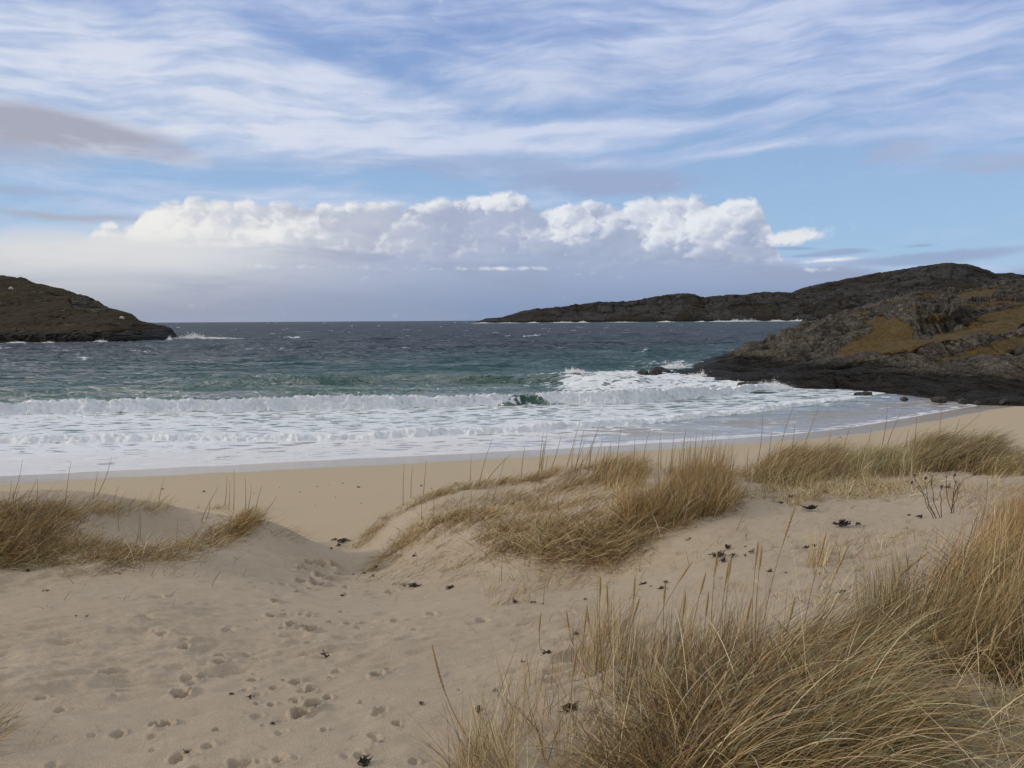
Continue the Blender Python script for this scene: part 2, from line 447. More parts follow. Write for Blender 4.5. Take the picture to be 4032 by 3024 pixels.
FOOT = [(1092, 2372, 46, 1), (1074, 2427, 46, 1), (1218, 2415, 40, .8), (1151, 2460, 50, 1), (1224, 2479, 54, 1.1), (1181, 2328, 40, .8), (1190, 2289, 50, 1),
        (1255, 2302, 60, 1.3), (865, 2615, 46, 1), (860, 2580, 36, .6), (714, 2728, 70, 1.1), (753, 2678, 46, .6), (649, 2846, 58, 1), (1161, 2694, 50, .9),
        (1221, 2724, 50, .9), (1181, 2811, 66, 1.2), (1234, 2780, 66, 1.2), (1218, 2527, 40, .6), (1328, 2649, 50, .5), (1483, 2663, 60, .8), (1011, 2822, 50, .35),
        (996, 2678, 40, .5), (1190, 2241, 58, 1.2), (1225, 2222, 50, 1), (1260, 2229, 56, .9), (1305, 2229, 56, 1.2), (1332, 2247, 56, 1.2), (1269, 2271, 56, 1.1),
        (1340, 2262, 50, .9), (1310, 2285, 50, .7), (640, 2500, 45, .45), (560, 2440, 60, .4), (300, 2530, 46, .5), (160, 2745, 46, .55), (240, 2790, 40, .5),
        (430, 2645, 60, .5), (20, 2495, 40, .6), (1500, 2800, 60, .4), (1470, 2900, 50, .35), (1100, 2990, 60, .5), (1380, 2560, 45, .4),
        (1560, 2440, 50, .5), (1640, 2480, 46, .4), (1700, 2420, 46, .4), (1900, 2440, 60, .35), (820, 2940, 50, .5), (700, 2980, 60, .5), (900, 2480, 50, .4),
        (730, 2530, 40, .4), (1540, 2330, 55, .4), (1600, 2300, 50, .4), (620, 2350, 50, .35), (420, 2360, 40, .4)]

def hit(u, v):
    """first point of the bare sand on the ray through photo pixel u, v"""
    u = np.atleast_1d(np.asarray(u, float)); v = np.atleast_1d(np.asarray(v, float))
    d = ray(u, v)
    r = 2.0 * np.exp(np.linspace(0, math.log(80 / 2.0), 420))
    best = np.full(len(u), -1.0)
    prev = None
    for k in range(len(r)):
        x = d[:, 0] * r[k]; y = d[:, 1] * r[k]; z = H + d[:, 2] * r[k]
        g = z - base_h(x, y)
        if prev is not None:
            m = (best < 0) & (g <= 0)
            t = r[k - 1] + (r[k] - r[k - 1]) * prev / np.maximum(prev - g, 1e-9)
            best = np.where(m, t, best)
        prev = g
    best = np.where(best < 0, np.nan, best)
    P = d * best[:, None]; P[:, 2] += H
    return P

_rp = np.random.default_rng(23)
for _k in range(95):
    _v = 2290 + 740 * _rp.uniform(0, 1) ** 1.2; _c = 1240 - (_v - 2290) * 0.30; _u = _rp.normal(_c, 120 + (_v - 2290) * 0.42)
    if -50 < _u < 2050: FOOT.append((_u, _v, _rp.uniform(20, 42) * (0.8 + (_v - 2290) / 1400), _rp.choice([.3, .45, .6, .85])))
_fp = hit([f[0] for f in FOOT], [f[1] for f in FOOT])
def detail(x, y):
    r = np.hypot(x, y)
    near = 1 - sst(14, 30, r)
    dune = 1 - sst(0, 4, y - y_crest(x))
    # wind sculpted lumps, drawn out towards the right and away
    a = rad(28); xr = x * math.cos(a) + y * math.sin(a); yr = -x * math.sin(a) + y * math.cos(a)
    z = 0.030 * fbm(x * 0.9, y * 0.9, 4, 3) * near
    st = fbm(xr * 1.6, yr * 4.6, 4, 11)
    patch = sst(-0.15, 0.35, fbm(x * 0.55, y * 0.55, 2, 21))
    z = z + 0.050 * st * (0.25 + 0.75 * patch) * dune * near + 0.010 * np.clip(ridged(xr * 2.2, yr * 6.5, 3, 13) - .55, 0, 1) * patch * dune * near
    # half-filled old prints: scattered small scoops
    f1, f2, cid, ox, oy = worley(xr * 3.1, yr * 5.6, 41)
    scoop = np.exp(-(f1 / 0.24) ** 2) * (cid > 0.66)
    z = z - 0.018 * scoop * dune * near * (0.4 + 0.6 * patch) * (0.5 + cid)
    z = z + 0.003 * np.exp(-((f1 - 0.36) / 0.11) ** 2) * (cid > 0.66) * dune * near
    z = z + 0.0170 * fbm(xr * 5, yr * 11, 4, 61, .6) * near * dune * (0.4 + patch)
    g1, g2, gid, gx_, gy_ = worley(xr * 5.2 + 0.4 * fbm(x * 3, y * 3, 2, 43), yr * 11.5, 47)
    z = z - 0.011 * (1 - sst(0.10, 0.34, g1)) * (gid > 0.62) * (0.35 + 0.65 * patch) * dune * near + 0.004 * np.clip(gx_, 0, 1) * (gid > 0.62) * dune * near
    # beach flat: a few small marks
    z = z + 0.02 * fbm(x * 0.35, y * 0.35, 3, 71) * (1 - dune)
    return z
def prints(x, y, z):
    for (u, v, w, dp), p in zip(FOOT, _fp):
        if np.isnan(p[0]): continue
        rr = math.hypot(p[0], p[1]) * 1.05
        R = w * 0.5 * rr / FPX * 0.92
        m = (np.abs(x - p[0]) < R * 3.2) & (np.abs(y - p[1]) < R * 4.5)
        if not m.any(): continue
        xx = x[m] - p[0]; yy = (y[m] - p[1]) * 0.72
        ph = np.arctan2(yy, xx)
        wob = 1 + 0.22 * pn(xx / R * 0.9 + u, yy / R * 0.9 + v, 5) + 0.1 * np.sin(ph * 3 + u)
        d = np.hypot(xx, yy) / (R * wob)
        dep = dp * R * 1.55
        z[m] += -dep * (1 - sst(0.35, 1.05, d)) + dep * 0.17 * np.exp(-((d - 1.28) / 0.28) ** 2) * (1 + 0.6 * np.sin(ph * 2 + v)) \
            + dep * 0.75 * fbm(xx / R * 2.6, yy / R * 2.6, 3, 8) * (1 - sst(0.6, 1.5, d))
    return z
def ground(x, y):
    return prints(x, y, base_h(x, y) + detail(x, y))

# polar sheet, fine where the sand is near
_az = np.concatenate([np.linspace(-180, -42, 70)[:-1], np.linspace(-42, 42, 960), np.linspace(42, 180, 70)[1:]])
_rr = np.concatenate([[0.02], np.linspace(0.3, 2.0, 14), 2.0 * np.exp(np.arange(1, 640) * 0.0031)])
_r2 = _rr[-1] * np.exp(np.arange(1, 300) * 0.0068)
_rr = np.concatenate([_rr, _r2, _r2[-1] * np.exp(np.arange(1, 40) * 0.05), [2500, 8000, 30000]])
_R, _Az = np.meshgrid(_rr, np.radians(_az), indexing='ij')
gx = (_R * np.sin(_Az)).ravel(); gy = (_R * np.cos(_Az)).ravel()
gz = ground(gx, gy)
_far = sst(90, 200, np.hypot(gx, gy)); gz = np.where((_far > 0) & (gy > y_shore(gx) - 5), gz * (1 - _far) + -7.0 * _far, gz)

def sand_mat():
    m, nt, b = new_mat('sand')
    P, px, py, pz = pos(nt)
    n1 = noise(nt, P, 0.55, 4, 0.55); n2 = noise(nt, P, 9.0, 5, 0.6); n3 = noise(nt, P, 160.0, 2, 0.6)
    sp = noise(nt, P, 420.0, 1, 0.5)
    dry = mixc(nt, n1.ss(0.3, 0.7), (0.398, 0.325, 0.240, 1), (0.462, 0.380, 0.286, 1))
    dry = mixc(nt, n2.ss(0.25, 0.75, 0.0, 0.5), dry, (0.355, 0.282, 0.208, 1))
    dry = mixc(nt, n3.ss(0.35, 0.75, 0.0, 0.5), dry, (0.66, 0.56, 0.44, 1))
    dry = mixc(nt, sp.ss(0.66, 0.74, 0.0, 0.6), dry, (0.20, 0.15, 0.11, 1))
    damp = (0.455, 0.372, 0.258, 1)         # firm beach sand, yellower
    zb = pz + (n1 - 0.5) * 0.5
    c = mixc(nt, zb.ss(2.2, 2.9), damp, dry)
    wn = noise(nt, vec(nt, px * 0.12, py * 0.5), 1.0, 4, 0.5)
    zw = pz + (wn - 0.5) * 0.16
    wet = zw.ss(0.27, 0.36, 1.0, 0.0)
    c = mixc(nt, wet, c, (0.40, 0.345, 0.275, 1))
    nt.links.new(c, b.inputs['Base Color'])
    nt.links.new(wet.ss(0, 1, 0.9, 0.22).s, b.inputs['Roughness'])
    b.inputs['Specular IOR Level'].default_value = 0.22
    h = n2 * 0.5 + n3 * 0.5 + sp * 0.25
    dryk = pz.ss(0.3, 2.4, 0.05, 1.0)
    nt.links.new(bump(nt, h * dryk, 0.011), b.inputs['Normal'])
    return m
M_sand = sand_mat()
sand = mesh_obj('sand', np.stack([gx, gy, gz], 1), grid_faces(len(_rr), len(_az), True), M_sand)
tag(sand, 'pale dune sand with paw prints running down to the beach', kind='structure')

# ------------------------------------------------------------------ sea
def y_break(x): return np.interp(x, [-200, -60, -35, -19, 0, 9, 16, 22.5, 60], [50, 54, 56, 57.2, 60.2, 60.6, 65.6, 73.5, 110])
def y_bore(x): return np.interp(x, [-200, -60, -27, -13, -4, 1, 7, 15.5, 26.5, 60], [35, 41, 42.6, 42.6, 44.0, 45.6, 48.6, 54.2, 64, 95])
def y_sw(x): return np.interp(x, [-200, -60, -27, -15, 0, 12, 60], [72, 78, 80, 83, 82, 80, 90])
def wave_fields(x, y):
    sh = _smooth1(y_shore, x)
    s = y - sh
    yb = _smooth1(y_break, x) + 0.55 * fbm(x * 0.16, x * 0 + 3.3, 3, 5) + 0.22 * fbm(x * 1.1, x * 0 + 7.7, 3, 9)
    yi = _smooth1(y_bore, x) + 0.7 * fbm(x * 0.13, x * 0 + 1.3, 3, 15) + 0.35 * fbm(x * 0.9, x * 0 + 2.7, 3, 19)
    db = y - yb; di = y - yi; d2 = y - (y_sw(x) + 1.5 * fbm(x * 0.06, x * 0 + 9.1, 2, 25))
    # smooth green window where the wave has not yet broken
    win = np.exp(-((x - 0.95) / (1.75 - 0.95 * sst(-0.05, 0.75, db) + 0.25 * fbm(y * 2.1, y * 0, 2, 44))) ** 4)
    winw = np.exp(-((x - 0.9) / 4.2) ** 2)
    Ab = 0.90 * (1 - sst(18, 26, x)) * (0.9 + 0.35 * fbm(x * 0.25, x * 0 + 4.4, 3, 35)) * np.where(x > 9, 1 - 0.35 * sst(9, 20, x), 1)
    steep = 0.75 - 0.15 * win
    pb = sst(-0.05, steep, db) * np.exp(-np.maximum(db - steep, 0) / 3.0)
    Ai = 0.40 * (1 - sst(18, 30, x)) * (0.8 + 0.7 * fbm(x * 0.22, x * 0 + 6.4, 3, 45)) * (1 - 0.3 * sst(0, 15, x))
    pi_ = sst(-0.05, 0.45, di) * np.exp(-np.maximum(di - 0.45, 0) / 1.7)
    A2 = (0.80 + 0.25 * fbm(x * 0.08, x * 0 + 8.8, 2, 55)) * sst(-60, -20, x) * (1 - sst(8, 20, x))
    p2 = 1 / np.cosh(np.clip(d2 / np.where(d2 < 0, 1.5, 3.0), -8, 8)) ** 2
    z = Ab * pb + Ai * pi_ + A2 * p2
    # lumps of broken water
    fb = sst(-0.15, 0.1, db) * (1 - sst(1.2, 2.6, db)) * (Ab > 0.05) * (1 - 0.96 * win) * (1 - 0.35 * winw * sst(0.7, 1.0, db))
    fi = sst(-0.15, 0.05, di) * (1 - sst(0.6, 1.6, di)) * (1 - sst(24, 30, x))
    al = y + 1.5 * Ab * pb + 1.2 * Ai * pi_            # distance along the water surface
    lump = 0.42 - np.abs(fbm(x * 0.55, al * 0.75, 4, 65, 0.55)) * 2.3 + 0.35 * fbm(x * 0.2, x * 0 + 5.0, 2, 67)
    lump2 = fbm(x * 3.1, al * 3.6, 4, 75, 0.6) * 1.9
    z = z + fb * (0.35 + 0.65 * pb) * (0.30 * lump + 0.13 * lump2) + fi * (0.11 * lump + 0.08 * lump2)
    # chop, long swell and wind sea
    ss_ = np.maximum(s, 0)
    out_ = sst(2, 14, y - yb)
    ca = 0.006 + 0.03 * sst(1, 8, s) + 0.15 * out_ + 0.22 * sst(90, 200, y)
    q = x * 0.10; yy = y + 1.2 * fbm(x * 0.07, y * 0.05, 2, 85)
    ch = ridged(x * 0.17, yy * 0.42, 4, 95) - 0.55
    ch2 = fbm(x * 0.75, yy * 1.5, 3, 105)
    z = z + ca * (ch * 1.5 + ch2 * 0.9)
    sw = np.zeros_like(x)
    for yc, am, wd, xo, xw in [(112, .45, 3, 8, 30), (150, .5, 5, 20, 45), (205, .8, 7, 30, 50), (262, .7, 8, -40, 60), (340, .8, 10, 60, 80), (96, .22, 2.5, -30, 26), (127, .3, 3, -30, 40)]:
        dd = y - yc - 4 * fbm(x * 0.03 + yc, x * 0, 2, 115) - 0.05 * x
        sw += 1.5 * am * np.exp(-((x - xo) / xw) ** 2) * np.exp(-(dd / wd) ** 2)
    z = z + sw
    fwd = fb * 0.30 * (0.6 * lump + 0.4 * lump2) + fi * 0.16 * (0.6 * lump + 0.4 * lump2)
    return s, sh, db, di, d2, win, winw, Ab, Ai, z, fb, fi, pb, ch, sw, fwd

ROCKF = [  # foam thrown up around rocks: u, v(photo), radius in m, strength
    (2290, 1478, 5, .8), (2480, 1470, 6, .9), (2620, 1470, 6, .9), (2750, 1490, 6, .95), (2900, 1515, 5, .95), (3000, 1520, 4, 1), (3060, 1520, 4.5, 1.0), (2600, 1500, 9, .7), (2350, 1500, 9, .55),
    (2150, 1490, 7, .55), (2850, 1530, 7, .6), (2150, 1520, 6, .5), (2400, 1530, 8, .5), (2680, 1440, 9, .55), (2850, 1420, 12, .35), (3400, 1560, 3, .6), (1700, 1441, 5, .45), (1600, 1438, 5, .4), (1820, 1440, 6, .42), (1900, 1446, 5, .3)]
_d = ray(np.array([q[0] for q in ROCKF]), np.array([q[1] for q in ROCKF])); _t = -H / _d[:, 2]
ROCKP = [(_d[i, 0] * _t[i], _d[i, 1] * _t[i], ROCKF[i][2], ROCKF[i][3]) for i in range(len(ROCKF))]

_az = np.concatenate([np.linspace(-100, -38, 60)[:-1], np.linspace(-38, 38, 1000), np.linspace(38, 100, 50)[1:]])
_rr = np.concatenate([np.linspace(22, 34, 24)[:-1], np.arange(34, 86, 0.085)])
inv = np.arange(1 / _rr[-1], 1 / 900., -0.42 / (H * FPX / 3.9375))[1:]
_rr = np.concatenate([_rr, 1 / inv, [1100, 1400, 1900, 2600, 4000, 7000, 14000, 30000]])
_R, _Az = np.meshgrid(_rr, np.radians(_az), indexing='ij')
wx = (_R * np.sin(_Az)).ravel(); wy = (_R * np.cos(_Az)).ravel()
s, sh, db, di, d2, win, winw, Ab, Ai, wz, fb, fi, pb, ch, sw, fwd = wave_fields(wx, wy)
farm = 1 - sst(500, 1000, _R.ravel())
wz = wz * farm
nz = fbm(wx * 0.35, wy * 0.5, 4, 205)
nzl = fbm(wx * 0.08, wy * 0.16, 3, 215)
foam = np.zeros_like(wx)
# swash sheet and the water between shore and bore
rt = sst(-6, 12, wx)
inner = (di < 0.2)
foam = np.where(inner, 0.84 - 0.42 * rt + 0.16 * nzl + 0.08 * nz, foam)
foam = np.where(inner & (s < 0.9), 0.92 - 0.32 * sst(4, 16, wx), foam)
foam = np.maximum(foam, np.exp(-((s - 0.25 * nz) / 0.22) ** 2) * 1.0)
mid = (di >= 0.2) & (db < 0.1)
foam = np.where(mid, 0.70 + 0.28 * np.exp(-di / 1.5) - 0.06 * sst(2, 16, wx) + 0.10 * nzl + 0.08 * sst(-20, -35, wx), foam)
foam = np.where((db >= 0.1) & (db < 9) , 0.24 * np.exp(-(db - 1.5) / 4.0) + 0.08 * nzl, foam)
foam = np.maximum(foam, fb * 1.0)
foam = np.maximum(foam, fi * 1.0)
# lip of the unbroken window
foam = np.maximum(foam, win * np.exp(-((db - 0.66) / 0.12) ** 2) * 0.95 * (0.75 + 0.5 * nz))
foam = np.where((db < 0.5) & (db > -0.1), foam * (1 - win) + win * (0.50 + 0.5 * fbm(wx * 0.9, wy * 2.5, 3, 47)), foam)
# white water to the right, behind the breaker and round the rocks
rw = sst(1.0, 6, wx) * sst(0.5, 3, db) * (1 - sst(96, 112, wy)) * sst(-3, 6, wx - (wy - 80) * 0.35)
foam = np.maximum(foam, rw * (0.72 + 0.20 * nzl))
for (a, b_, r_, w_) in ROCKP:
    q = np.exp(-(((wx - a) / (r_ * 1.6)) ** 2 + ((wy - b_) / r_) ** 2))
    foam = np.maximum(foam, w_ * q * (0.95 + 0.3 * nz))
# whitecaps on the open water
wc = fbm(wx * 0.06, wy * 0.035, 5, 305, 0.6)
cap = sst(0.25, 0.40, wc + 0.12 * np.clip(ch, -1, 1)) * sst(85, 140, wy)
foam = np.maximum(foam, cap * 0.68)
foam = np.maximum(foam, 0.34 * sst(0.05, 0.4, fbm(wx * 0.05 + 5, wy * 0.10, 4, 315)) * sst(4, 10, db) * (1 - sst(200, 400, wy)))
depthk = np.clip((wy - sh) / 1.0, 0, 400)
wz = np.where(s < 3, wz * sst(-1, 3, s) + 0.010, wz)
# lean the crest of the breaker towards the shore
lean = np.where((db > 0) & (db < 2.5), np.clip(pb, 0, 1) ** 2, 0) * 0.35 * (Ab > 0.1)
wyo = wy - lean - fwd

def sea_mat():
    m, nt, b = new_mat('sea_water')
    P, px, py, pz = pos(nt)
    fo, _ = attr(nt, 'foam'); dp, _ = attr(nt, 'shoal'); fc, _ = attr(nt, 'face')
    # water body: sandy green in the shallows, slate blue in the deep
    a = noise(nt, vec(nt, px * 0.05, py * 0.12), 1.0, 4, 0.5)
    dd = dp + (a - 0.5) * 34.0
    c = mixc(nt, dd.ss(22, 78), (0.105, 0.225, 0.200, 1), (0.026, 0.095, 0.108, 1))
    c = mixc(nt, dd.ss(60, 170), c, (0.006, 0.029, 0.050, 1))
    c = mixc(nt, (dp + (a - 0.5) * 6.0).ss(3.0, 15.0), (0.36, 0.32, 0.28, 1), c)
    c = mixc(nt, fc.ss(0.15, 0.9) * 0.75, c, (0.022, 0.082, 0.064, 1))
    # foam lacework
    Q = vec(nt, px * 0.40 + (a - 0.5) * 2, py * 1.0)
    n1 = noise(nt, Q, 1.7, 6, 0.62, 0.6)
    Q2 = vec(nt, px * 0.55 + (n1 - 0.5) * 1.3, py * 1.3 + (n1 - 0.5) * 1.3)
    v1 = voro(nt, Q2, 1.05, 'DISTANCE_TO_EDGE'); 
    lace = (v1 * 1.5).mn(1.0) * 0.40 + n1 * 0.75
    thr = fo * 0.60 + 0.10
    f = (thr - lace).ss(-0.035, 0.075)
    f = (f * fo.ss(0.03, 0.14)).mx(fo.ss(0.86, 0.97))
    fcol = mixc(nt, n1.ss(0.3, 0.7), (0.70, 0.75, 0.82, 1), (0.84, 0.88, 0.93, 1))
    fcol = mixc(nt, dp.ss(8, 1.5) * 0.30, fcol, (0.62, 0.57, 0.55, 1))
    col = mixc(nt, f, c, fcol)
    nt.links.new(col, b.inputs['Base Color'])
    b.inputs['Roughness'].default_value = 0.8
    b.inputs['Specular IOR Level'].default_value = 0.2
    w1 = noise(nt, vec(nt, px * 0.8, py * 1.2), 1.0, 6, 0.62, 0.3)
    w2 = noise(nt, vec(nt, px * 0.16, py * 0.30), 1.0, 5, 0.6)
    calm = dp.ss(3, 22)
    fn = noise(nt, P, 7.0, 5, 0.7)
    w3 = noise(nt, vec(nt, px * 0.035, py * 0.13), 1.0, 4, 0.6, 0.4)
    hh = w1 * (calm * 0.9 + 0.03) + w2 * calm * 2.0 + w3 * calm * 5.5
    bn = bump(nt, hh, 1.5)
    nt.links.new(bump(nt, fn + n1 * 1.5, 0.05), b.inputs['Normal'])
    # water: body colour under a sky reflection; the steep facets of a rough sea keep it well below a mirror
    df = nt.nodes.new('ShaderNodeBsdfDiffuse'); nt.links.new(c, df.inputs[0]); nt.links.new(bn, df.inputs[2])
    gl = nt.nodes.new('ShaderNodeBsdfGlossy'); gl.inputs['Roughness'].default_value = 0.24; nt.links.new(bn, gl.inputs['Normal'])
    fr = nt.nodes.new('ShaderNodeFresnel'); fr.inputs[0].default_value = 1.33; nt.links.new(bn, fr.inputs[1])
    cap = dp.ss(4, 50, 0.55, 0.95)
    fac = (X(nt, fr.outputs[0]) * dp.ss(4, 60, 0.65, 0.22)).mn(cap)
    gust = noise(nt, vec(nt, px * 0.09 + (w2 - 0.5) * 2.0, py * 0.42), 1.0, 7, 0.66, 0.4)      # wind ruffles: rougher and smoother water
    fac = fac * gust.ss(0.34, 0.66, 0.35, 1.9)
    ms = nt.nodes.new('ShaderNodeMixShader'); nt.links.new(fac.s, ms.inputs[0]); nt.links.new(df.outputs[0], ms.inputs[1]); nt.links.new(gl.outputs[0], ms.inputs[2])
    m2 = nt.nodes.new('ShaderNodeMixShader'); nt.links.new(f.s, m2.inputs[0]); nt.links.new(ms.outputs[0], m2.inputs[1]); nt.links.new(b.outputs[0], m2.inputs[2])
    nt.links.new(m2.outputs[0], nt.nodes['Material Output'].inputs[0])
    return m
M_sea = sea_mat()
face = np.clip(win * ((db > -0.2) & (db < 0.75)), 0, 1) + np.clip(np.exp(-((d2 + 1.2) / 1.4) ** 2) * (1 - sst(4, 14, wx)) * sst(-30, -12, wx), 0, 1) * 0.8 \
    + winw * ((db > 0.6) & (db < 1.6)) * 0.6
face = face + np.clip(sw, 0, 1) * 0.5
sea = mesh_obj('water', np.stack([wx, wyo, wz], 1), grid_faces(len(_rr), len(_az), True), M_sea,
               attrs={'foam': np.clip(foam, 0, 1.1), 'shoal': depthk, 'face': np.clip(face, 0, 1)})
tag(sea, 'slate and green sea breaking in white surf on the beach', kind='structure')

# spray: flecks of broken water along the crests and where waves hit rock
def flecks(P, size):
    n = len(P)
    t = np.array([[1, 0, -.5], [-.5, .87, -.5], [-.5, -.87, -.5], [0, 0, 1.0]])
    ang = RNG.uniform(0, 6.28, n); ca, sa = np.cos(ang), np.sin(ang)
    V_ = np.empty((n, 4, 3))
    for k in range(4):
        V_[:, k, 0] = (t[k, 0] * ca - t[k, 1] * sa) * size; V_[:, k, 1] = (t[k, 0] * sa + t[k, 1] * ca) * size; V_[:, k, 2] = t[k, 2] * size
    V_ += P[:, None, :]
    fa = np.array([[0, 1, 3], [1, 2, 3], [2, 0, 3], [0, 2, 1]])
    F_ = (np.arange(n)[:, None, None] * 4 + fa[None]).reshape(-1, 3)
    return V_.reshape(-1, 3), F_
m_sp, nt, b = new_mat('spray'); b.inputs['Base Color'].default_value = (0.86, 0.88, 0.9, 1); b.inputs['Roughness'].default_value = 0.8
n = 26000
sx = RNG.uniform(-46, 19, n)
syb = _smooth1(y_break, sx) + 0.55 * fbm(sx * 0.16, sx * 0 + 3.3, 3, 5) + 0.22 * fbm(sx * 1.1, sx * 0 + 7.7, 3, 9)
d_ = RNG.uniform(0.1, 1.1, n); sy = syb + d_
zz = wave_fields(sx, sy)[9]
clump = fbm(sx * 1.3, sx * 0 + 1.1, 4, 401)
keep = (np.abs(sx - 0.95) > 1.2) | (d_ > .6)
hz = RNG.exponential(0.022, n) * (1 + 2.5 * np.clip(clump, -0.3, 1)) - 0.06
P = np.stack([sx, sy - 0.3, zz + np.clip(hz, 0, 0.4)], 1)[keep]
V1, F1 = flecks(P, RNG.uniform(0.008, 0.024, len(P)))
n = 9000
sx = RNG.uniform(-36, 24, n); syi = _smooth1(y_bore, sx) + 0.7 * fbm(sx * 0.13, sx * 0 + 1.3, 3, 15) + 0.35 * fbm(sx * 0.9, sx * 0 + 2.7, 3, 19)
sy = syi + RNG.uniform(0.05, 0.7, n); zz = wave_fields(sx, sy)[9]
P = np.stack([sx, sy, zz + np.clip(RNG.exponential(0.015, n) - .02, -.05, .12)], 1)
V2, F2 = flecks(P, RNG.uniform(0.008, 0.026, n))
V_ = np.vstack([V1, V2]); F_ = np.vstack([F1, F2 + len(V1)])
o = mesh_obj('spray', V_, F_, m_sp, False); tag(o, 'white flecks of spray along the tops of the two breaking waves', 'spray', kind='stuff')
def splash(u, v, wid, hgt, n, size, depth=2.0, label=''):
    d = ray(float(u), float(v)); t = -H / d[2]; c = d * t
    a = RNG.normal(0, 0.42, n) * wid; k = np.abs(RNG.normal(0, .42, n)); env = np.exp(-(a / wid) ** 2 * 2) * (0.55 + 0.9 * np.abs(fbm(a * 3.0 / wid + u, a * 0 + 2, 3, 77)) * 2)
    P = np.stack([c[0] + a, c[1] + RNG.normal(0, .5, n) * depth, k * hgt * env - 0.05], 1)
    return flecks(P, RNG.uniform(0.4, 1.2, n) * size)
def splash_obj(lst, label):
    vs, fs, k = [], [], 0
    for q in lst:
        a, b_ = splash(*q); vs.append(a); fs.append(b_ + k); k += len(a)
    o = mesh_obj('spray', np.vstack(vs), np.vstack(fs), m_sp, False)
    tag(o, label, 'spray', kind='stuff'); return o
splash_obj([(755, 1333, 8, 1.9, 2600, .13, 3), (850, 1333, 10, .8, 2200, .10, 3), (668, 1338, 1.2, 1.8, 500, .10, 1), (395, 1347, 3.0, .9, 800, .1, 1), (70, 1350, 4, .7, 600, .1, 1), (190, 1350, 3, .6, 400, .1, 1)],
           'white surf bursting round the tip of the left headland')
splash_obj([(3040, 1526, 2.2, .75, 5000, .03, .8), (3095, 1512, 1.3, .9, 1200, .025, .5), (2900, 1516, 1.6, .5, 1500, .035, 1), (2980, 1533, 3, .5, 1500, .03, .5), (2660, 1450, 2.6, 1.0, 2500, .05, 1), (2750, 1482, 2.5, .6, 1500, .04, 1), (2265, 1470, 2.0, .9, 2200, .05, 1), (2460, 1474, 2, .6, 1200, .04, 1)],
           'white splash where waves hit the dark rocks at right')
splash_obj([(u, 1262 + (3200 - u) * 0.0065 + 2.5, w, h_ * .45, 600, .6, 8) for u, w, h_ in [(1900, 26, 5), (2000, 30, 3), (2100, 14, 6), (2220, 30, 9), (2295, 14, 9), (2620, 20, 8), (2760, 10, 6), (2840, 30, 8), (2895, 26, 14), (2945, 36, 17), (3060, 24, 13), (3135, 22, 12), (2450, 40, 3)]],
           'thin line of white surf along the foot of the far headland')

# ------------------------------------------------------------------ headlands
def inpoly(u, v, poly):
    poly = np.array(poly, float); c = np.zeros(u.shape, bool); j = len(poly) - 1
    for i in range(len(poly)):
        xi, yi = poly[i]; xj, yj = poly[j]
        m = ((yi > v) != (yj > v)) & (u < (xj - xi) * (v - yi) / (yj - yi + 1e-9) + xi)
        c ^= m; j = i
    return c

def sheet(cols, us, nt_, back, tail=-3.0, flat=None):
    """cols: u -> list of (v, r); returns world grid (len(t), len(us), 3); r is metres ahead"""
    K = 11
    keys = sorted(cols); tab = []
    for k in keys:
        q = np.array(cols[k], float)
        if len(q) != K:
            tt = np.linspace(0, 1, len(q)); q = np.stack([np.interp(np.linspace(0, 1, K), tt, q[:, i]) for i in (0, 1)], 1)
        d = ray(np.full(K, float(k)), q[:, 0]); z = H + d[:, 2] / d[:, 1] * q[:, 1]
        x = d[:, 0] / d[:, 1] * q[:, 1]
        P = np.stack([x, q[:, 1], z], 1)
        f0 = P[0].copy(); f0[1] -= 5; f0[0] *= f0[1] / P[0][1]; f0[2] = min(tail, P[0][2] - 2)
        b1_ = P[-1].copy(); s_ = (P[-1][1] + back * .35) / P[-1][1]; b1_[:2] *= s_; b1_[2] = P[-1][2] * 0.93 - 0.3
        b2_ = P[-1].copy(); s_ = (P[-1][1] + back) / P[-1][1]; b2_[:2] *= s_; b2_[2] = tail
        tab.append(np.vstack([f0, P, b1_, b2_]))
    tab = np.array(tab)                                    # cols x 14 x 3
    g = np.empty((len(us), tab.shape[1], 3))
    for i in range(tab.shape[1]):
        for c in range(3): g[:, i, c] = np.interp(us, keys, tab[:, i, c])
    L = tab.shape[1]
    seg = np.linspace(0, L - 1, nt_)
    # monotone-ish resample along each profile
    out = np.empty((nt_, len(us), 3)); i0 = np.clip(seg.astype(int), 0, L - 2); f = (seg - i0)[:, None, None]
    G = g.transpose(1, 0, 2)
    out = G[i0] * (1 - f) + G[i0 + 1] * f
    return out

def smooth_grid(g, n):
    for _ in range(n):
        p = g.copy()
        p[1:-1] = (g[:-2] + 2 * g[1:-1] + g[2:]) / 4
        g = p.copy(); g[:, 1:-1] = (p[:, :-2] + 2 * p[:, 1:-1] + p[:, 2:]) / 4
    return g

def normals(g):
    a = np.gradient(g, axis=0); b_ = np.gradient(g, axis=1)
    n_ = np.cross(b_, a); n_ /= np.linalg.norm(n_, axis=-1, keepdims=True) + 1e-9
    n_[n_[..., 2] < 0] *= -1
    return n_

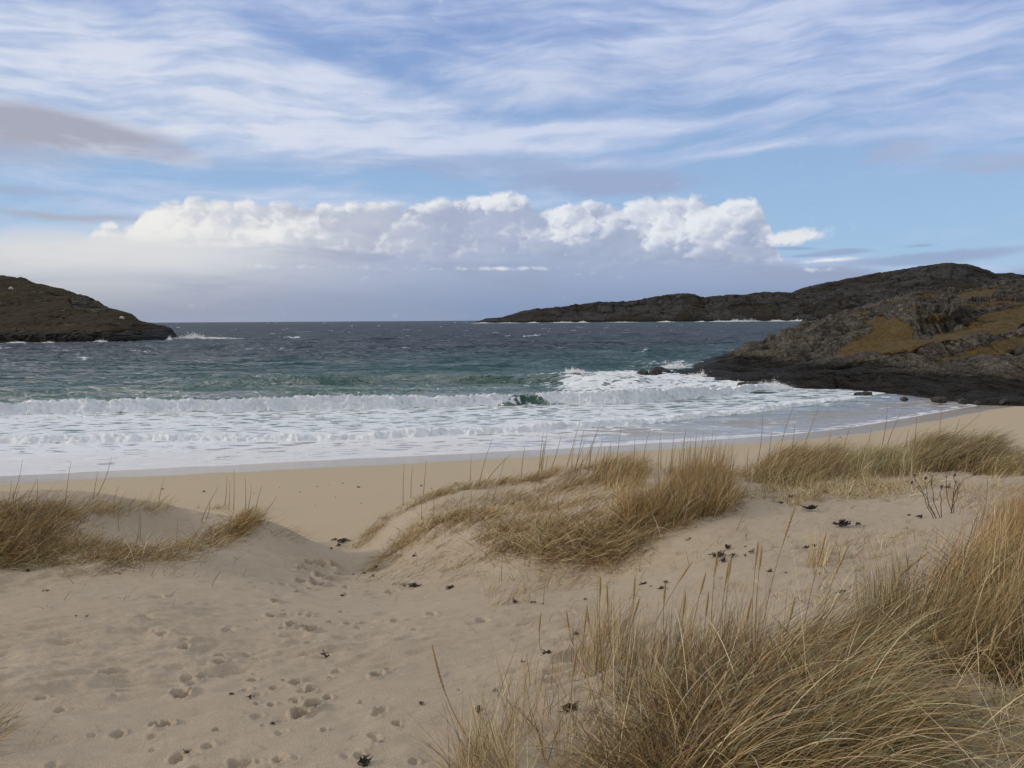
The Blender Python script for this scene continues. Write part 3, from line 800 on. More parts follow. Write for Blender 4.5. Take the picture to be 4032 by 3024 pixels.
def rock_mat(name, scale=1.0, grey=(0.066, 0.058, 0.049), pale=(0.150, 0.138, 0.120), dark=(0.035, 0.032, 0.030), grassA=(0.120, 0.078, 0.026), grassB=(0.052, 0.040, 0.017), tide=1.9):
    m, nt, b = new_mat(name)
    P, px, py, pz = pos(nt)
    gr, _ = attr(nt, 'grass')
    n1 = noise(nt, P, 0.35 * scale, 6, 0.6); n2 = noise(nt, P, 2.2 * scale, 6, 0.65)
    ns = noise(nt, vec(nt, px * 0.4 + py * 0.1, py * 0.3, pz * 2.2), 1.1 * scale, 5, 0.65, 0.4)
    wv = vec(nt, px * 0.8 + (n1 - 0.5) * 3, py * 0.55, pz * 1.7 + (n1 - 0.5) * 2)
    v1 = voro(nt, wv, 0.42 * scale, 'DISTANCE_TO_EDGE'); v2 = voro(nt, wv, 1.35 * scale, 'DISTANCE_TO_EDGE')
    crack = (v1.ss(0.0, 0.03) * 0.45 + 0.55) * (v2.ss(0.0, 0.04) * 0.30 + 0.70)
    c = mixc(nt, n2.ss(0.3, 0.72), (*grey, 1), (*pale, 1))
    c = mixc(nt, n1.ss(0.42, 0.62, 0.0, 0.55), c, (*dark, 1))
    c = mixc(nt, ns.ss(0.55, 0.75, 0.0, 0.5), c, (0.10, 0.075, 0.055, 1))
    lich = noise(nt, P, 5.0 * scale, 4, 0.7)
    c = mixc(nt, lich.ss(0.62, 0.72, 0.0, 0.55), c, (0.34, 0.33, 0.30, 1))
    c = mixc(nt, crack, (0.018, 0.016, 0.014, 1), c)
    ga = mixc(nt, n2.ss(0.3, 0.7), (*grassA, 1), (*grassB, 1))
    ga = mixc(nt, n1.ss(0.45, 0.7, 0, .7), ga, (grassA[0] * 0.62, grassA[1] * 0.60, grassA[2] * 0.7, 1))
    gm = (gr + (n2 - 0.5) * 0.75 + (n1 - 0.5) * 0.5).ss(0.24, 0.52)
    c = mixc(nt, gm, c, ga)
    zt = pz + (n1 - 0.5) * 1.6 + (n2 - 0.5) * 0.8
    wet = zt.ss(tide * 0.75, tide * 1.15, 1.0, 0.0)
    c = mixc(nt, wet * 0.93, c, (0.009, 0.008, 0.007, 1))
    nt.links.new(c, b.inputs['Base Color'])
    nt.links.new(wet.ss(0, 1, 0.85, 0.6).s, b.inputs['Roughness'])
    b.inputs['Specular IOR Level'].default_value = 0.15
    h = (crack * 0.5 + n2 * 0.5 + ns * 0.7) * (gm.ss(0, 1, 1.0, 0.25)) + lich * 0.08
    nt.links.new(bump(nt, h, 0.55 / scale), b.inputs['Normal'])
    return m

# --- near rocky headland at right
NEAR = {
    2560: [(1473, 95), (1470, 96), (1469, 98)],
    2640: [(1474, 93), (1466, 95), (1461, 98), (1460, 102)],
    2720: [(1484, 90), (1472, 92), (1462, 94), (1452, 98), (1449, 103)],
    2800: [(1492, 87), (1478, 88.5), (1462, 90), (1452, 92), (1444, 95), (1434, 98), (1425, 103)],
    2880: [(1505, 82), (1490, 83.5), (1468, 85.5), (1458, 88), (1440, 90), (1425, 93), (1412, 97), (1398, 104)],
    2960: [(1508, 79.5), (1488, 81), (1465, 83), (1455, 86), (1440, 88), (1425, 90), (1410, 93), (1395, 96), (1380, 99), (1368, 102), (1360, 106)],
    3030: [(1515, 78), (1492, 79), (1468, 81), (1456, 84), (1440, 87), (1420, 90), (1400, 93), (1380, 96), (1358, 100), (1340, 104), (1324, 109)],
    3130: [(1535, 73.5), (1502, 75), (1466, 77.5), (1452, 81), (1432, 84), (1400, 87), (1378, 91), (1350, 95), (1320, 100), (1300, 105), (1281, 111)],
    3240: [(1538, 72.5), (1504, 74), (1462, 76.5), (1446, 80), (1424, 84), (1388, 86.5), (1365, 92), (1330, 97), (1285, 102), (1262, 108), (1241, 117)],
    3350: [(1541, 71), (1504, 72.5), (1455, 75), (1438, 79), (1412, 83), (1376, 85.5), (1345, 93), (1310, 100), (1275, 104), (1236, 112), (1211, 124)],
    3480: [(1548, 68.5), (1505, 70), (1450, 72.5), (1432, 77), (1415, 81), (1364, 83), (1335, 91), (1305, 98), (1262, 102), (1215, 114), (1176, 132)],
    3606: [(1566, 65), (1512, 67), (1448, 70), (1424, 75), (1412, 79), (1342, 81), (1320, 88), (1318, 93), (1240, 96), (1196, 112), (1143, 140)],
    3720: [(1578, 61), (1515, 64), (1452, 67), (1418, 72), (1410, 77), (1320, 79), (1304, 88), (1298, 94), (1226, 97), (1180, 118), (1133, 146)],
    3850: [(1580, 58.5), (1518, 61.5), (1450, 65), (1406, 71), (1396, 76), (1306, 79), (1282, 90), (1262, 100), (1212, 106), (1168, 126), (1124, 154)],
    3950: [(1581, 56.5), (1520, 60), (1442, 63), (1398, 70), (1380, 76), (1318, 80), (1272, 90), (1238, 101), (1190, 110), (1150, 132), (1110, 158)],
    4032: [(1582, 54.5), (1520, 58.5), (1436, 62), (1392, 69), (1372, 76), (1330, 81), (1266, 92), (1226, 103), (1180, 114), (1140, 136), (1092, 162)],
    4600: [(1600, 48), (1520, 53), (1430, 58), (1390, 65), (1360, 73), (1310, 80), (1240, 94), (1190, 108), (1140, 124), (1090, 146), (1040, 172)],
    5600: [(1640, 40), (1540, 45), (1440, 50), (1380, 58), (1330, 68), (1270, 78), (1190, 94), (1120, 110), (1060, 130), (1010, 150), (960, 176)]}
us = np.concatenate([np.arange(2556, 4100, 3.6), np.arange(4100, 5600, 14)])
G = sheet(NEAR, us, 560, 60)
G = smooth_grid(G, 5)
X_, Y_, Z_ = G[..., 0], G[..., 1], G[..., 2]
pu, pv = project(G.reshape(-1, 3)); pu = pu.reshape(X_.shape); pv = pv.reshape(X_.shape)
def crop(l): return [(3100 + a * .4213, 1050 + b_ * .4213) for a, b_ in l]
GR = [crop([(440, 775), (540, 680), (720, 620), (820, 540), (700, 490), (860, 430), (1040, 470), (1140, 500), (1160, 630), (1300, 640), (1400, 590), (1640, 560), (1740, 480), (1860, 400), (2212, 330), (2700, 250), (2700, 520), (2212, 560), (2000, 570), (1700, 600), (1560, 650), (1280, 680), (1200, 700), (960, 770), (930, 745), (640, 765)]),
      crop([(1460, 260), (1700, 200), (1950, 185), (1930, 250), (1700, 285), (1560, 280)]),
      crop([(1400, 830), (1550, 790), (1750, 730), (2000, 640), (2212, 590), (2800, 560), (2800, 700), (2212, 700), (1900, 790), (1500, 860)]),
      crop([(680, 400), (780, 360), (830, 410), (700, 430)])]
ju = 12 * fbm(X_ * 0.35, Y_ * 0.35, 3, 501); jv = 7 * fbm(X_ * 0.35, Y_ * 0.35, 3, 511)
vis = np.zeros(X_.shape, bool)
for g_ in GR: vis |= inpoly(pu + ju, pv + jv, g_)
# same mask only counts on the near face, not behind the skyline
row = np.arange(X_.shape[0])[:, None] / X_.shape[0]
gm_ = (vis & (row < 0.9)).astype(float)
gm_ = smooth_grid(gm_[..., None], 5)[..., 0]
gm_ = gm_ * (0.62 + 0.9 * np.clip(fbm(X_ * 0.45, Y_ * 0.45, 4, 515) + 0.35, 0, .6))
# rock relief: joints, blocks, strata
N_ = normals(G)
gm_ = np.maximum(gm_, 0.55 * sst(0.0, 0.35, fbm(X_ * 0.11, Y_ * 0.16, 4, 505)) * sst(4.5, 7, Z_) * sst(0.35, 0.6, N_[..., 2]))
steep = 1 - N_[..., 2]
w = np.clip(1.15 - gm_ * 1.1, 0.06, 1)
arc = np.cumsum(np.concatenate([np.zeros((1, X_.shape[1])), np.linalg.norm(np.diff(G, axis=0), axis=-1)]), axis=0)
qx = X_ * 0.30 + 0.8 * fbm(X_ * 0.12, arc * 0.12, 2, 521); qy = arc * 0.30 + 0.8 * fbm(X_ * 0.12 + 9, arc * 0.12, 2, 531)
f1, f2, cid, ox, oy = worley(qx * 0.75, qy * 1.15, 541)
big = (cid - 0.5) * 1.1 + (ox * (cid - 0.5) * 1.2) - 0.7 * np.exp(-((f2 - f1) / 0.10) ** 2)
f1, f2, cid2, ox2, oy2 = worley(qx * 2.4, qy * 3.4, 551)
sml = (cid2 - 0.5) * 0.36 - 0.26 * np.exp(-((f2 - f1) / 0.12) ** 2)
f1, f2, cid3, ox3, oy3 = worley(qx * 6.5, qy * 9.5, 561)
tiny = (cid3 - 0.5) * 0.12 - 0.07 * np.exp(-((f2 - f1) / 0.15) ** 2)
rough = 1.5 * fbm(X_ * 0.10, arc * 0.14, 3, 571) + 0.55 * ridged(X_ * 0.35, arc * 0.5, 4, 581)
amp = sst(0, 0.10, row) * (0.35 + 0.65 * sst(0, 3, Z_)) * np.interp(us, [2556, 2800, 3000], [0.10, 0.5, 1.0])[None, :]
dispn = (big * 0.85 + sml * 1.0 + tiny + rough * 0.55) * w * amp
qs = (Z_ + 0.10 * X_ - 0.05 * Y_) / 1.15 + 0.9 * fbm(X_ * 0.10, arc * 0.10, 3, 575)
strat = (qs - np.floor(qs)); strat = np.where(strat < 0.82, strat * 0.9, 0.74 * (1 - (strat - 0.82) / 0.18)) - 0.35
dispn = dispn + 0.85 * strat * w * amp * sst(-0.2, 0.3, fbm(X_ * 0.07, arc * 0.07, 2, 577))
dispn = dispn - 0.55 * amp
G2 = G + N_ * dispn[..., None]
G2[..., 2] += gm_ * (0.18 * fbm(X_ * 0.5, Y_ * 0.5, 4, 591))
M_rock = rock_mat('gneiss_near')
o = mesh_obj('rocky_headland', G2.reshape(-1, 3), grid_faces(G.shape[0], G.shape[1], True), M_rock, attrs={'grass': gm_.ravel()})
tag(o, 'near grey rocky headland with brown grass terraces at the right of the bay', kind='structure')
NEARG = G2

# --- left grassy headland
SIL = [(-900, 1000), (-400, 1045), (0, 1086), (47, 1095), (108, 1103), (152, 1113), (217, 1129), (307, 1156), (387, 1183), (410, 1198), (430, 1211), (488, 1226), (517, 1237), (532, 1253), (564, 1272), (615, 1282), (644, 1286), (673, 1297), (687, 1313), (697, 1330)]
SHO = [(-900, 1352, 262), (0, 1350, 268), (434, 1348, 272), (597, 1345, 285), (665, 1339, 305), (697, 1334, 328)]
cols = {}
for u, v in SIL:
    vs = np.interp(u, [q[0] for q in SHO], [q[1] for q in SHO]); rs = np.interp(u, [q[0] for q in SHO], [q[2] for q in SHO])
    hgt = vs - v; rb = rs + 8 + 70 * min(1, hgt / 230.0)
    cols[u] = [(vs - hgt * a, rs + (rb - rs) * b_) for a, b_ in [(0, 0), (.10, .02), (.17, .06), (.28, .16), (.40, .28), (.52, .40), (.64, .52), (.74, .64), (.84, .76), (.93, .88), (1, 1)]]
us = np.concatenate([np.arange(-900, -20, 14), np.arange(-20, 698, 1.9)])
G = sheet(cols, us, 300, 60)
G = smooth_grid(G, 2)
X_, Y_, Z_ = G[..., 0], G[..., 1], G[..., 2]
pu, pv = project(G.reshape(-1, 3)); pu = pu.reshape(X_.shape); pv = pv.reshape(X_.shape)
row = np.arange(X_.shape[0])[:, None] / X_.shape[0]
N_ = normals(G)
arc = np.cumsum(np.concatenate([np.zeros((1, X_.shape[1])), np.linalg.norm(np.diff(G, axis=0), axis=-1)]), axis=0)
rk = np.zeros(X_.shape)
L_ = lambda l: [(a * .3617, 1050 + b_ * .3617) for a, b_ in l]
rk += inpoly(pu, pv, L_([(740, 360), (860, 300), (1070, 375), (1180, 450), (1160, 490), (1050, 500), (830, 470)])) & (row < .9)
rk += (pv > np.interp(pu, [0, 300, 500, 600, 700], [1320, 1310, 1296, 1290, 1280])) * 1.0
rk += sst(0.18, 0.32, fbm(X_ * 0.12, arc * 0.2, 4, 605)) * 0.8
rk = np.clip(smooth_grid(rk[..., None], 2)[..., 0], 0, 1)
f1, f2, cid, ox, oy = worley(X_ * 0.16, arc * 0.13, 611)
f1b, f2b, cidb, _, _ = worley(X_ * 0.55, arc * 0.5, 621)
disp_ = rk * ((cid - 0.5) * 1.4 - 0.5 * np.exp(-((f2 - f1) / .12) ** 2) + (cidb - 0.5) * 0.9) + 1.6 * fbm(X_ * 0.06, arc * 0.07, 4, 631) + 0.35 * fbm(X_ * 0.5, arc * 0.5, 3, 641)
amp = sst(0, 0.12, row) * np.interp(us, [600, 690], [1, 0.35])[None, :]
LEFTG = G + N_ * (disp_ * amp * 0.85)[..., None]
M_left = rock_mat('hill_left', 0.35, grey=(0.062, 0.056, 0.048), pale=(0.12, 0.112, 0.098), dark=(0.022, 0.019, 0.015), grassA=(0.052, 0.039, 0.017), grassB=(0.026, 0.021, 0.011), tide=3.2)
o = mesh_obj('hills', LEFTG.reshape(-1, 3), grid_faces(G.shape[0], G.shape[1], True), M_left, attrs={'grass': (1 - rk).ravel()})
tag(o, 'dark grassy headland sloping into the sea at the left', kind='structure')

# --- far headland, two ridges
def ridge(SIL, r0, rtop, v_sh, nrow, seed, back, step=3.4, amp_=1.0):
    cols = {}
    u0, u1 = SIL[0][0], SIL[-1][0]
    for u, v in SIL:
        vs = v_sh(u); hgt = max(vs - v, 1); rb = r0 + (rtop - r0) * min(1, 0.15 + hgt / 200.0)
        cols[u] = [(vs - hgt * a, r0 + (rb - r0) * b_) for a, b_ in [(0, 0), (.16, .04), (.26, .10), (.36, .20), (.46, .30), (.56, .42), (.66, .53), (.76, .66), (.86, .78), (.94, .90), (1, 1)]]
    us = np.arange(u0, u1, step)
    G = sheet(cols, us, nrow, back, -8)
    X_, Y_, Z_ = G[..., 0], G[..., 1], G[..., 2]
    N_ = normals(G)
    arc = np.cumsum(np.concatenate([np.zeros((1, X_.shape[1])), np.linalg.norm(np.diff(G, axis=0), axis=-1)]), axis=0)
    row = np.arange(X_.shape[0])[:, None] / X_.shape[0]
    f1, f2, cid, ox, oy = worley(X_ * 0.020 + 0.5 * fbm(X_ * .01, arc * .01, 2, seed), arc * 0.014, seed + 1)
    f1b, f2b, cidb, _, _ = worley(X_ * 0.07, arc * 0.05, seed + 2)
    dsp = (cid - 0.5) * 14 - 7 * np.exp(-((f2 - f1) / .10) ** 2) + (cidb - .5) * 5 + 12 * fbm(X_ * 0.012, arc * 0.010, 4, seed + 3) + 4 * ridged(X_ * 0.05, arc * 0.035, 4, seed + 4)
    hz = np.clip(Z_ / 40, 0.12, 1) * sst(0, .10, row) * (1 - 0.6 * np.exp(-((row - 0.84) / 0.05) ** 2))
    return G + N_ * (dsp * hz * amp_ * 0.8)[..., None], G.shape, row
hor = lambda u: 1261 - (u - 2016) * 0.006
v_sh = lambda u: hor(u) + 9.0
S2 = [(3060, 1252), (3100, 1160), (3121, 1152), (3154, 1136), (3184, 1127), (3250, 1112), (3281, 1108), (3395, 1088), (3450, 1076), (3500, 1066), (3606, 1052), (3680, 1040), (3747, 1035), (3802, 1038), (3850, 1050), (3893, 1066), (3920, 1077), (3975, 1074), (4032, 1083), (4200, 1090), (4700, 1110), (5400, 1160), (5900, 1240)]
S1 = [(1872, 1267), (1890, 1262), (1913, 1255), (1977, 1249), (2021, 1236), (2070, 1226), (2116, 1217), (2204, 1214), (2268, 1202), (2369, 1189), (2420, 1194), (2546, 1175), (2610, 1166), (2660, 1159), (2736, 1160), (2761, 1172), (2825, 1162), (2939, 1161), (2980, 1152), (3027, 1147), (3116, 1154), (3300, 1150), (3600, 1140), (4032, 1150), (5000, 1180), (5500, 1250)]
M_far = rock_mat('hill_far', 0.05, grey=(0.040, 0.038, 0.037), pale=(0.068, 0.066, 0.065), dark=(0.020, 0.019, 0.019), grassA=(0.033, 0.027, 0.019), grassB=(0.022, 0.018, 0.015), tide=5.0)
g1, sh1, rw1 = ridge(S2, 2650, 3300, lambda u: hor(u) + 7.6, 200, 701, 600)
o = mesh_obj('hills', g1.reshape(-1, 3), grid_faces(sh1[0], sh1[1], True), M_far,
             attrs={'grass': sst(-0.05, 0.25, fbm(g1[..., 0] * .006, g1[..., 1] * .006, 4, 801)).ravel()})
tag(o, 'tall dark hill behind the far headland', kind='structure')
g1, sh1, rw1 = ridge(S1, 2250, 2700, v_sh, 200, 751, 500)
o = mesh_obj('far_headland', g1.reshape(-1, 3), grid_faces(sh1[0], sh1[1], True), M_far,
             attrs={'grass': sst(-0.05, 0.25, fbm(g1[..., 0] * .008, g1[..., 1] * .008, 4, 811)).ravel()})
tag(o, 'long low dark headland tapering into the sea on the horizon', kind='structure')

# ------------------------------------------------------------------ rocks in the surf
m_wr, nt, b = new_mat('wet_rock')
P_, px, py, pz = pos(nt)
n1 = noise(nt, P_, 3.0, 6, 0.6)
nt.links.new(mixc(nt, n1.ss(.3, .7), (0.012, 0.011, 0.010, 1), (0.045, 0.040, 0.034, 1)), b.inputs['Base Color'])
b.inputs['Roughness'].default_value = 0.42
nt.links.new(bump(nt, n1, 0.12), b.inputs['Normal'])
def rock(u, v, wid, hgt, dep, seed, label, zb=0.0):
    d = ray(float(u), float(v)); t = (zb - H) / d[2]; c = d * t; c[2] = zb
    bm = bmesh.new(); bmesh.ops.create_icosphere(bm, subdivisions=5, radius=1.0)
    co = np.array([q.co[:] for q in bm.verts])
    n_ = fbm(co[:, 0] * 1.3 + seed, co[:, 1] * 1.3 + co[:, 2], 4, seed) * 0.45
    f1, f2, cid, _, _ = worley(co[:, 0] * 1.8 + seed, co[:, 1] * 1.8 + co[:, 2] * 2.2, seed + 3)
    k = 1 + n_ + (cid - .5) * 0.22 - 0.10 * np.exp(-((f2 - f1) / .12) ** 2)
    co = co * k[:, None]
    co[:, 2] = np.where(co[:, 2] > 0, co[:, 2] ** 0.8 if False else np.sign(co[:, 2]) * np.abs(co[:, 2]) ** 0.75, co[:, 2] * 0.6)
    co *= np.array([wid / 2, dep / 2, hgt])
    for q, p in zip(bm.verts, co): q.co = p
    for f in bm.faces: f.smooth = True
    me = bpy.data.meshes.new('rock'); bm.to_mesh(me); bm.free(); me.materials.append(m_wr)
    o = bpy.data.objects.new('rock', me); COL.objects.link(o); o.location = c
    tag(o, label, 'rock', 'rocks standing in the surf')
rock(2270, 1479, 1.15, .28, .9, 3, 'small lone black rock awash farthest out in the surf')
rock(2530, 1473, 1.2, .55, 1.1, 4, 'low dark rock at the outer end of the reef')
rock(2580, 1473, 1.5, .65, 1.3, 5, 'larger dark rounded rock between the reef and the headland tip')
rock(2625, 1468, 1.0, .35, 1.0, 6, 'small wet rock just off the headland tip')
rock(2590, 1459, 1.8, .45, 1.0, 12, 'dark rock behind the others off the headland tip')
rock(3400, 1556, 1.50, .30, 1.0, 7, 'black flat boulder alone in the shallow foam near the right shore')
rock(3085, 1523, .8, .2, .7, 8, 'small black rock in the splash inlet of the headland')
rock(3700, 1578, 1.2, .28, .8, 9, 'dark oval boulder on wet sand beside the headland foot', 0.25)
rock(2880, 1496, 4.2, .30, 1.2, 10, 'long flat black ledge at the water edge of the headland')
rock(2960, 1521, 3.0, .42, 1.2, 11, 'flat black ledge with blunt end beside the splash inlet')
rock(3005, 1548, 2.2, .10, .8, 13, 'thin dark ledge barely awash in front of the splash inlet')

for i, (u, v, w_, lab) in enumerate([(3560, 1574, .55, 'small dark stone at the headland foot just left of the oval boulder'), (3790, 1583, .7, 'dark stone on wet sand right of the oval boulder'),
                                  (3850, 1590, .5, 'small dark stone farther right on the sand by the headland'), (3960, 1588, .8, 'rounded dark stone nearest the right edge below the headland')]):
    rock(u, v, w_, w_ * .35, w_ * .8, 21 + i, lab, 0.35)

# ------------------------------------------------------------------ sheep on the left hill
m_wool, nt, b = new_mat('wool'); b.inputs['Base Color'].default_value = (0.62, 0.56, 0.46, 1); b.inputs['Roughness'].default_value = .95
def sheep(u, v, face, label):
    # nearest surface point of the hill on that ray
    pu, pv = project(LEFTG[:255].reshape(-1, 3)); i = np.argmin((pu - u) ** 2 + (pv - v) ** 2); p = LEFTG[:255].reshape(-1, 3)[i]
    V_ = [(0, 0, .62), (.35, 0, .66), (-.38, 0, .64), (.55, 0, .62), (.72, 0, .42), (.86, 0, .24),
          (.34, .13, .40), (.36, .13, .02), (.34, -.13, .40), (.30, -.13, .02), (-.36, .14, .42), (-.42, .14, .22), (-.36, .14, .02), (-.36, -.14, .42), (-.44, -.14, .22), (-.40, -.14, .02), (-.56, 0, .50),
          (.66, .09, .50), (.66, -.09, .50)]
    E_ = [(0, 1), (0, 2), (1, 3), (3, 4), (4, 5), (1, 6), (6, 7), (1, 8), (8, 9), (2, 10), (10, 11), (11, 12), (2, 13), (13, 14), (14, 15), (2, 16), (4, 17), (4, 18)]
    R_ = [.36, .32, .33, .19, .12, .06, .11, .04, .11, .04, .12, .05, .04, .12, .05, .04, .06, .03, .03]
    me = bpy.data.meshes.new('sheep'); me.from_pydata(V_, E_, []); me.materials.append(m_wool)
    o = bpy.data.objects.new('sheep', me); COL.objects.link(o)
    sk = o.modifiers.new('skin', 'SKIN'); sb_ = o.modifiers.new('sub', 'SUBSURF'); sb_.levels = 1; sb_.render_levels = 1
    for i, s_ in enumerate(me.skin_vertices[0].data): s_.radius = (R_[i], R_[i]); s_.use_root = (i == 0)
    o.location = (p[0], p[1], p[2] - .12); o.rotation_euler = (0, 0, face); o.scale = (1.25,) * 3
    tag(o, label, 'sheep', 'sheep grazing on the left headland')
sheep(44, 1141, math.pi * 1.05, 'white sheep grazing higher on the left headland near its top')
sheep(478, 1257, 0.15, 'white sheep grazing low on the left headland near its seaward end')

# ------------------------------------------------------------------ dune grass
def wind_vec(az): return np.stack([np.sin(az), np.cos(az), np.zeros_like(az)], -1)
def blades(base, L, az, th0, bend, width, col, nseg=6, seed=1, expo=1.3, droop=None):
    """ribbons: base (N,3), length, lean heading, start tilt, added bend (rad), root width"""
    n = len(base)
    h = np.stack([np.sin(az), np.cos(az), np.zeros(n)], -1)
    up = np.array([0, 0, 1.0])
    t = np.linspace(0, 1, nseg + 1)
    P = np.empty((n, nseg + 1, 3)); P[:, 0] = base
    T = np.empty((n, nseg + 1, 3))
    for k in range(nseg + 1):
        th = th0 + bend * t[k] ** expo
        T[:, k] = np.sin(th)[:, None] * h + np.cos(th)[:, None] * up
        if k: 
            thm = th0 + bend * ((t[k] + t[k - 1]) / 2) ** expo
            st = np.sin(thm)[:, None] * h + np.cos(thm)[:, None] * up
            P[:, k] = P[:, k - 1] + st * (L / nseg)[:, None]
    rv = RNG.normal(0, 1, (n, 3)); 
    Wv = np.cross(T, rv[:, None, :]); Wv /= np.linalg.norm(Wv, axis=-1, keepdims=True) + 1e-9
    tp = (1 - t ** 1.8 * 0.88)[None, :, None] * (width / 2)[:, None, None]
    A = P + Wv * tp; B = P - Wv * tp
    VV = np.stack([A, B], 2).reshape(-1, 3)
    i = np.arange(n)[:, None] * (2 * (nseg + 1)) + np.arange(nseg)[None, :] * 2
    F = np.stack([i, i + 1, i + 3, i + 2], -1).reshape(-1, 4)
    C = np.repeat(col, 2 * (nseg + 1), axis=0)
    return VV, F, C

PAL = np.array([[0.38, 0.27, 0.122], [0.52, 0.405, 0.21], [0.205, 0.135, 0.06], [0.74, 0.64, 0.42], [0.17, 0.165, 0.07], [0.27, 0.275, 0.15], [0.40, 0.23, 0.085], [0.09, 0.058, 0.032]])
def colours(n, w):
    w = np.array(w, float); w /= w.sum()
    k = RNG.choice(len(PAL), n, p=w)
    c = PAL[k] * RNG.uniform(0.78, 1.22, (n, 1)) * (1 + RNG.normal(0, .04, (n, 3)))
    return np.clip(c, 0.01, 0.9)

def sample_poly(poly, n):
    poly = np.array(poly, float); lo = poly.min(0); hi = poly.max(0); out = np.zeros((0, 2))
    while len(out) < n:
        q = RNG.uniform(lo, hi, (n * 3, 2)); q = q[inpoly(q[:, 0], q[:, 1], poly)]; out = np.vstack([out, q])
    return out[:n]

def grass_at(poly=None, n=1000, tufts=None, spread=0.07, behind=0.0, pts=None):
    """roots on the sand: clumped tufts inside a polygon given on the photo"""
    if tufts:
        c = sample_poly(poly, tufts); P = hit(c[:, 0], c[:, 1]); P = P[~np.isnan(P[:, 0])]
        k = RNG.integers(0, len(P), n); tid = k
        base = P[k] + RNG.normal(0, 1, (n, 3)) * np.array([spread, spread, 0]) * np.random.default_rng(3).uniform(.5, 1.5, len(P))[k][:, None]
        if behind: base[:, 1] += RNG.uniform(0, behind, n)
    else:
        c = sample_poly(poly, n); base = hit(c[:, 0], c[:, 1]); base = base[~np.isnan(base[:, 0])]; tid = np.arange(len(base))
    base[:, 2] = base_h(base[:, 0], base[:, 1]) - 0.012
    return base, tid

m_gr, nt, b = new_mat('marram')
_, gc = attr(nt, 'tint')
nt.links.new(gc, b.inputs['Base Color']); b.inputs['Roughness'].default_value = 0.62; b.inputs['Specular IOR Level'].default_value = 0.25
tr = nt.nodes.new('ShaderNodeBsdfTranslucent'); nt.links.new(gc, tr.inputs[0])
mx = nt.nodes.new('ShaderNodeMixShader'); mx.inputs[0].default_value = 0.10
nt.links.new(b.outputs[0], mx.inputs[1]); nt.links.new(tr.outputs[0], mx.inputs[2])
nt.links.new(mx.outputs[0], nt.nodes['Material Output'].inputs[0])

class Patch:
    def __init__(s): s.v = []; s.f = []; s.c = []; s.k = 0
    def add(s, poly, n, L, heading=90, hs=25, th0=(10, 30), bend=(20, 70), width=.0035, tufts=None, spread=.07, w=(4, 4, 2, 1.5, 1, .6, 1, .5), nseg=6, behind=0.0, tuftlean=0.0):
        base, tid = grass_at(poly, n, tufts, spread, behind)
        m = len(base)
        rt_ = np.random.default_rng(11)
        tl = rt_.normal(0, 1, 5000)[tid % 5000]; ts = rt_.uniform(.75, 1.2, 5000)[tid % 5000]
        az = np.radians(heading + RNG.normal(0, hs, m) + tl * hs * .6)
        V_, F_, C_ = blades(base, RNG.uniform(L[0], L[1], m) * ts, az, np.radians(RNG.uniform(*th0, m)), np.radians(RNG.uniform(*bend, m)), width * RNG.uniform(.6, 1.3, m), colours(m, w), nseg)
        s.v.append(V_); s.f.append(F_ + s.k); s.c.append(C_); s.k += len(V_)
        return s
    def under(s, poly, n, L=(.08, .22), tufts=60, spread=.09, heading=80):  # short dark dead blades, their dark colour also standing in for shadow inside clumps
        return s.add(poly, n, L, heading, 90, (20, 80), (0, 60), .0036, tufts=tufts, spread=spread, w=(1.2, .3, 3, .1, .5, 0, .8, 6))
    def build(s, label):
        o = mesh_obj('dune_grass', np.vstack(s.v), np.vstack(s.f), m_gr, True, {'tint': np.vstack(s.c)})
        tag(o, label, 'dune grass', kind='stuff'); return o
def seg(*pts): return list(pts)

# left dune
p = Patch()
LP = [(-500, 2210), (-500, 2000), (0, 2010), (180, 2000), (330, 2000), (300, 2070), (330, 2130), (520, 2170), (680, 2150), (780, 2120), (900, 2060), (985, 2020), (1010, 2050), (960, 2100), (880, 2150), (720, 2200), (480, 2235), (150, 2235)]
p.add(LP, 4200, (.12, .32), 78, 75, (20, 70), (20, 70), .0038, tufts=220, spread=.06, w=(5, 4, 4, 2, .8, .5, 2, 1.5))
p.add([(-500, 2200), (-500, 1990), (120, 1998), (280, 2010), (240, 2080), (150, 2190)], 3600, (.14, .36), 74, 65, (10, 70), (20, 60), .0038, tufts=110, spread=.06, w=(5, 2, 5, 1, .5, .3, 3, 3))
p.add(LP, 2800, (.10, .30), 60, 110, (50, 88), (0, 25), .0036, tufts=260, spread=.12, w=(3, 6, 1, 5, .3, .3, 1, 0))
p.add([(860, 2090), (960, 2010), (1010, 2015), (1015, 2050), (930, 2110)], 1800, (.10, .28), 68, 45, (25, 65), (10, 60), .0038, tufts=46, spread=.045, w=(5, 4, 4, 2, .3, .3, 3, 1.5))
p.add([(300, 2000), (560, 1995), (700, 2000), (620, 2010), (340, 2030)], 500, (.10, .26), 60, 30, (20, 60), (10, 40), .003, tufts=50, spread=.05)
p.add([(760, 2000), (900, 1990), (900, 2010), (770, 2010)], 350, (.08, .22), 60, 30, (10, 60), (10, 40), .003, tufts=16, spread=.05)
p.add([(980, 2040), (1180, 2090), (1240, 2140), (1150, 2140), (1000, 2080)], 90, (.10, .28), 80, 40, (50, 85), (0, 20), .003, tufts=30, spread=.04, w=(3, 2, 3, 0, 0, 0, 1, 2))
p.add([(100, 2240), (1000, 2170), (950, 2280), (300, 2290)], 160, (.06, .22), 70, 60, (20, 80), (0, 30), .003, tufts=60, spread=.03, w=(3, 2, 3, 0, 0, 0, 1, 2))
p.under(LP, 3600, (.06, .18), 160); p.under([(-500, 2200), (-500, 1990), (120, 1998), (280, 2010), (240, 2080), (150, 2190)], 2600, (.08, .22), 90)
